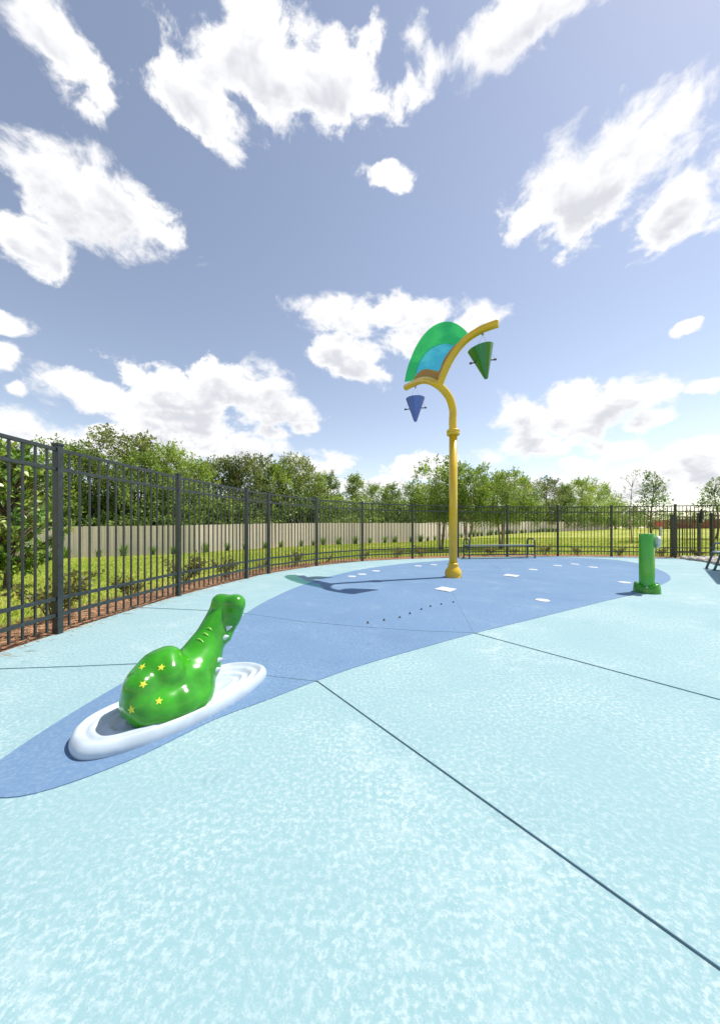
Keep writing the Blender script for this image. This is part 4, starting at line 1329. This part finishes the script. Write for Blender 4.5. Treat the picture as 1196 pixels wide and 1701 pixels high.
    bme.polygons.foreach_set('use_smooth', [True] * len(bme.polygons))
    body = bpy.data.objects.new('body', bme); C.objects.link(body); body.parent = root
    bvh = BVHTree.FromPolygons([v.co.copy() for v in bme.vertices], [tuple(p.vertices) for p in bme.polygons])
    org = Vector((0, 0, CAM_H)) - c0

    def hit(u, v):
        h = bvh.ray_cast(org, ray(u, v).normalized()); return h[0], h[1]

    def patch(name, u, v, pts2, mat, up=.0035, rot=0.0):
        loc, nr, = hit(u, v)
        if loc is None: return
        q = nr.to_track_quat('Z', 'Y').to_matrix()
        cr, sr = math.cos(rot), math.sin(rot)
        bm = bmesh.new()
        top = []
        for k, (x, y) in enumerate(pts2):
            w = loc + q @ Vector((x * cr - y * sr, x * sr + y * cr, 0))
            nn = bvh.find_nearest(w); top.append(nn[0] + nn[1] * (up * .4))
        cen = bvh.find_nearest(loc); cv = bm.verts.new(cen[0] + cen[1] * up * .6)
        tv = [bm.verts.new(p) for p in top]
        for k in range(len(tv)): bm.faces.new((cv, tv[k], tv[(k + 1) % len(tv)]))
        bv = [bm.verts.new(p - nr * .012) for p in top]
        for k in range(len(tv)): bm.faces.new((tv[k], bv[k], bv[(k + 1) % len(tv)], tv[(k + 1) % len(tv)]))
        bmesh.ops.recalc_face_normals(bm, faces=bm.faces[:])
        bm_obj(name, bm, mat, body)
    star = []
    for k in range(10):
        a = math.pi * k / 5; rr_ = .020 if k % 2 == 0 else .0088
        star.append((rr_ * math.cos(a), rr_ * math.sin(a)))
    for (u, v, rt) in ((268, 1109, .3), (238, 1137, .9), (264, 1165, .1), (218, 1180, .6), (236, 1108, .2)):
        patch('star', u, v, star, M['star'], rot=rt)
    tooth = [(-.012, -.006), (.0, .014), (.014, -.004), (.002, -.008)]
    # pale chest spines that show along the front edge
    for (u, v, d_) in ((380, 1042, (.04, -.02)), (375, 1058, (.04, -.02)), (364, 1096, (.035, -.03)), (361, 1112, (.03, -.03))):
        h = None; uu = u
        while h is None and uu > u - 40:
            h, nn_ = hit(uu, v); uu -= 1.0
        if h is None: continue
        bm = bmesh.new(); dv = Vector((.75, .25, .25)).normalized()
        q = (nn_ * .3 + dv).normalized().to_track_quat('Z', 'Y').to_matrix().to_4x4(); q.translation = h - dv * .012
        add_lathe(bm, [(.020, 0), (.014, .014), (.006, .028), (0, .034)], 12, q)
        bm_obj('chest_spine', bm, M['white'], body, True)
    # raised skin folds on the nape
    for (u0, v0, u1, v1) in ((343, 1045, 352, 1048), (336, 1053, 347, 1058), (326, 1062, 338, 1068)):
        pts = []
        for k in range(9):
            t = k / 8; h, nr = hit(u0 + (u1 - u0) * t, v0 + (v1 - v0) * t - 2.5 * math.sin(math.pi * t))
            if h is not None: pts.append(h + nr * .0005)
        if len(pts) > 3:
            bm = bmesh.new(); add_tube(bm, pts, [.002 + .004 * math.sin(math.pi * i / (len(pts) - 1)) for i in range(len(pts))], 8)
            bm_obj('skin_fold', bm, M['fold'], body, True)


serpent()

# ------------------------------------------------------------------ ground sprays and nozzles
caps = [(584, 958, .11), (601, 954.5, .12), (624, 949, .12), (694, 940.6, .13), (720, 938.5, .12), (885, 946.6, .13), (926, 940, .13), (954.6, 937.6, .14),
        (984.7, 942.7, .14), (1037, 968, .12), (901, 997.8, .115)]
for u, v, r in caps:
    r *= .82
    p = gp(u, v); bm = bmesh.new()
    add_lathe(bm, [(r, 0), (r, .003), (r - .004, .006), (.03, .007), (.028, .004), (0, .004)], 28)
    o = bm_obj('ground_spray_cap', bm, M['cap'], None, True); o.location = (p.x, p.y, .004)
    tag(o, 'round white spray cap set flat in the blue surface', 'spray cap', 'round white spray caps')
for (u, v, s_, lab) in ((740, 980, .19, 'large white diamond shaped drain plate in front of the yellow pole'), (849, 957, .185, 'white diamond shaped drain plate between pole and green post')):
    p = gp(u, v); bm = bmesh.new()
    prism(bm, [(s_ * math.cos(a), s_ * 1.25 * math.sin(a)) for a in (0, math.pi / 2, math.pi, 3 * math.pi / 2)], 0, .012)
    es = [e for e in bm.edges]; bmesh.ops.bevel(bm, geom=es, offset=.004, segments=1, affect='EDGES')
    o = bm_obj('drain_plate', bm, M['cap']); o.location = (p.x, p.y, .0045); tag(o, lab, 'drain plate')
nz = [(611, 1036), (638, 1031.5), (664, 1027), (681, 1020.5), (700, 1013.5), (715, 1008.5), (733, 1005), (753, 1001.5)]
nbm = bmesh.new(); add_lathe(nbm, [(.015, 0), (.015, .005), (.008, .008), (.007, .018), (.004, .022), (0, .022)], 12)
nme = bpy.data.meshes.new('spray_nozzle'); nbm.to_mesh(nme); nbm.free(); nme.materials.append(M['nozzle'])
for u, v in nz:
    p = gp(u, v); o = bpy.data.objects.new('spray_nozzle', nme); C.objects.link(o); o.location = (p.x, p.y, .004)
    tag(o, 'tiny dark spray nozzle in the curved row on the blue surface', 'nozzle', 'row of small spray nozzles')

# ------------------------------------------------------------------ benches
def bench(loc, rz, length, label, seat_mat, splay=0.0):
    root = empty('bench', loc, rz); tag(root, label, 'bench')
    dep = .42
    for k in range(4):
        bm = bmesh.new(); add_box(bm, (length / 2, .06 + (dep - .12) * k / 3, .435), (length - .03, .088, .04), bev=.008)
        bm_obj('slat', bm, seat_mat, root)
    for x in (.05, length - .05):
        pts = [(x, 0, 0), (x, 0, .50), (x, .02, .60), (x, .07, .645), (x, .15, .655), (x, dep - .15, .655), (x, dep - .07, .645), (x, dep - .02, .60), (x, dep, .50), (x, dep, 0)]
        sg_ = -1 if x < length / 2 else 1
        pts = [(p[0] + sg_ * splay * max(0, .45 - p[2]) / .45, p[1], p[2]) for p in ([pts[0], (x, 0, .25)] + pts[1:-1] + [(x, dep, .25), pts[-1]])]
        bm = bmesh.new(); add_tube(bm, catmull(pts, 4), .024, 10); bm_obj('end_frame', bm, M['bench'], root, True)
        bm = bmesh.new(); add_box(bm, (x, dep / 2, .40), (.04, dep - .02, .03)); bm_obj('seat_support', bm, M['bench'], root)
        for y in (0, dep):
            bm = bmesh.new(); add_box(bm, (x + sg_ * splay, y, .006), (.09, .09, .012), bev=.002); bm_obj('foot_plate', bm, M['bench'], root)
    bm = bmesh.new(); add_tube(bm, [(.05, dep / 2, .12), (length - .05, dep / 2, .12)], .018, 8); bm_obj('stretcher', bm, M['bench'], root, True)
    for x in (.05, length - .05):
        bm = bmesh.new(); add_tube(bm, [(x, 0.01, .12), (x, dep - .01, .12)], .018, 8); bm_obj('stretcher', bm, M['bench'], root, True)


bench((3.56, 11.22, 0), math.atan2(.35, 2.42), 2.46, 'backless dark bench with looped ends set along the fence', M['seat_dark'])
bench((8.66, 8.20, 0), math.atan2(-.45, .89), 1.9, 'backless bench with pale grey seat beside the rock bed', M['seat'], .14)

# square parasol outside the view at the right, whose shadow reaches the pad
def parasol():
    a = Vector((9.72, 8.72, 2.45)); d = Vector((-1.88, -2.07, 0)); e = Vector((2.07, -1.88, 0))
    cen = a + d / 2 + e / 2
    root = empty('parasol', (cen.x, cen.y, 0)); tag(root, 'square teal parasol standing beside the pad bench', 'parasol')
    b = Vector((cen.x, cen.y, 0))
    cs = [a - b, a + d - b, a + d + e - b, a + e - b]
    top = Vector((0, 0, 2.95))
    vs_ = cs + [top]; bm = bmesh.new(); v = [bm.verts.new(p) for p in vs_]
    for k in range(4): bm.faces.new((v[k], v[(k + 1) % 4], v[4]))
    bmesh.ops.solidify(bm, geom=bm.faces[:], thickness=.01); bm_obj('canopy', bm, M['canopy'], root)
    bm = bmesh.new(); add_tube(bm, [(0, 0, 0), (0, 0, 2.98)], .035, 12); bm_obj('pole', bm, M['steel'], root, True)
    for p in cs:
        bm = bmesh.new(); add_tube(bm, [(0, 0, 2.9), p * .98 + Vector((0, 0, -.02))], .012, 6); bm_obj('rib', bm, M['steel'], root)
    bm = bmesh.new(); add_box(bm, (0, 0, .05), (.7, .7, .1), bev=.02); bm_obj('base', bm, M['bench'], root)


parasol()

# red board on a pale post out on the lawn
D = 34.0; xs = (1096 - CX) / F * D; zg = gz(xs, D)
sg = empty('lawn_sign', (xs, D, zg)); tag(sg, 'faded red board on a pale post far out on the lawn', 'sign')
bm = bmesh.new(); add_box(bm, (0, 0, 1.15), (.95, .04, .5), bev=.01); bm_obj('board', bm, M['red_sign'], sg)
bm = bmesh.new(); add_box(bm, (.12, .05, .45), (.3, .06, 1.0), bev=.01); bm_obj('post', bm, M['cap'], sg)
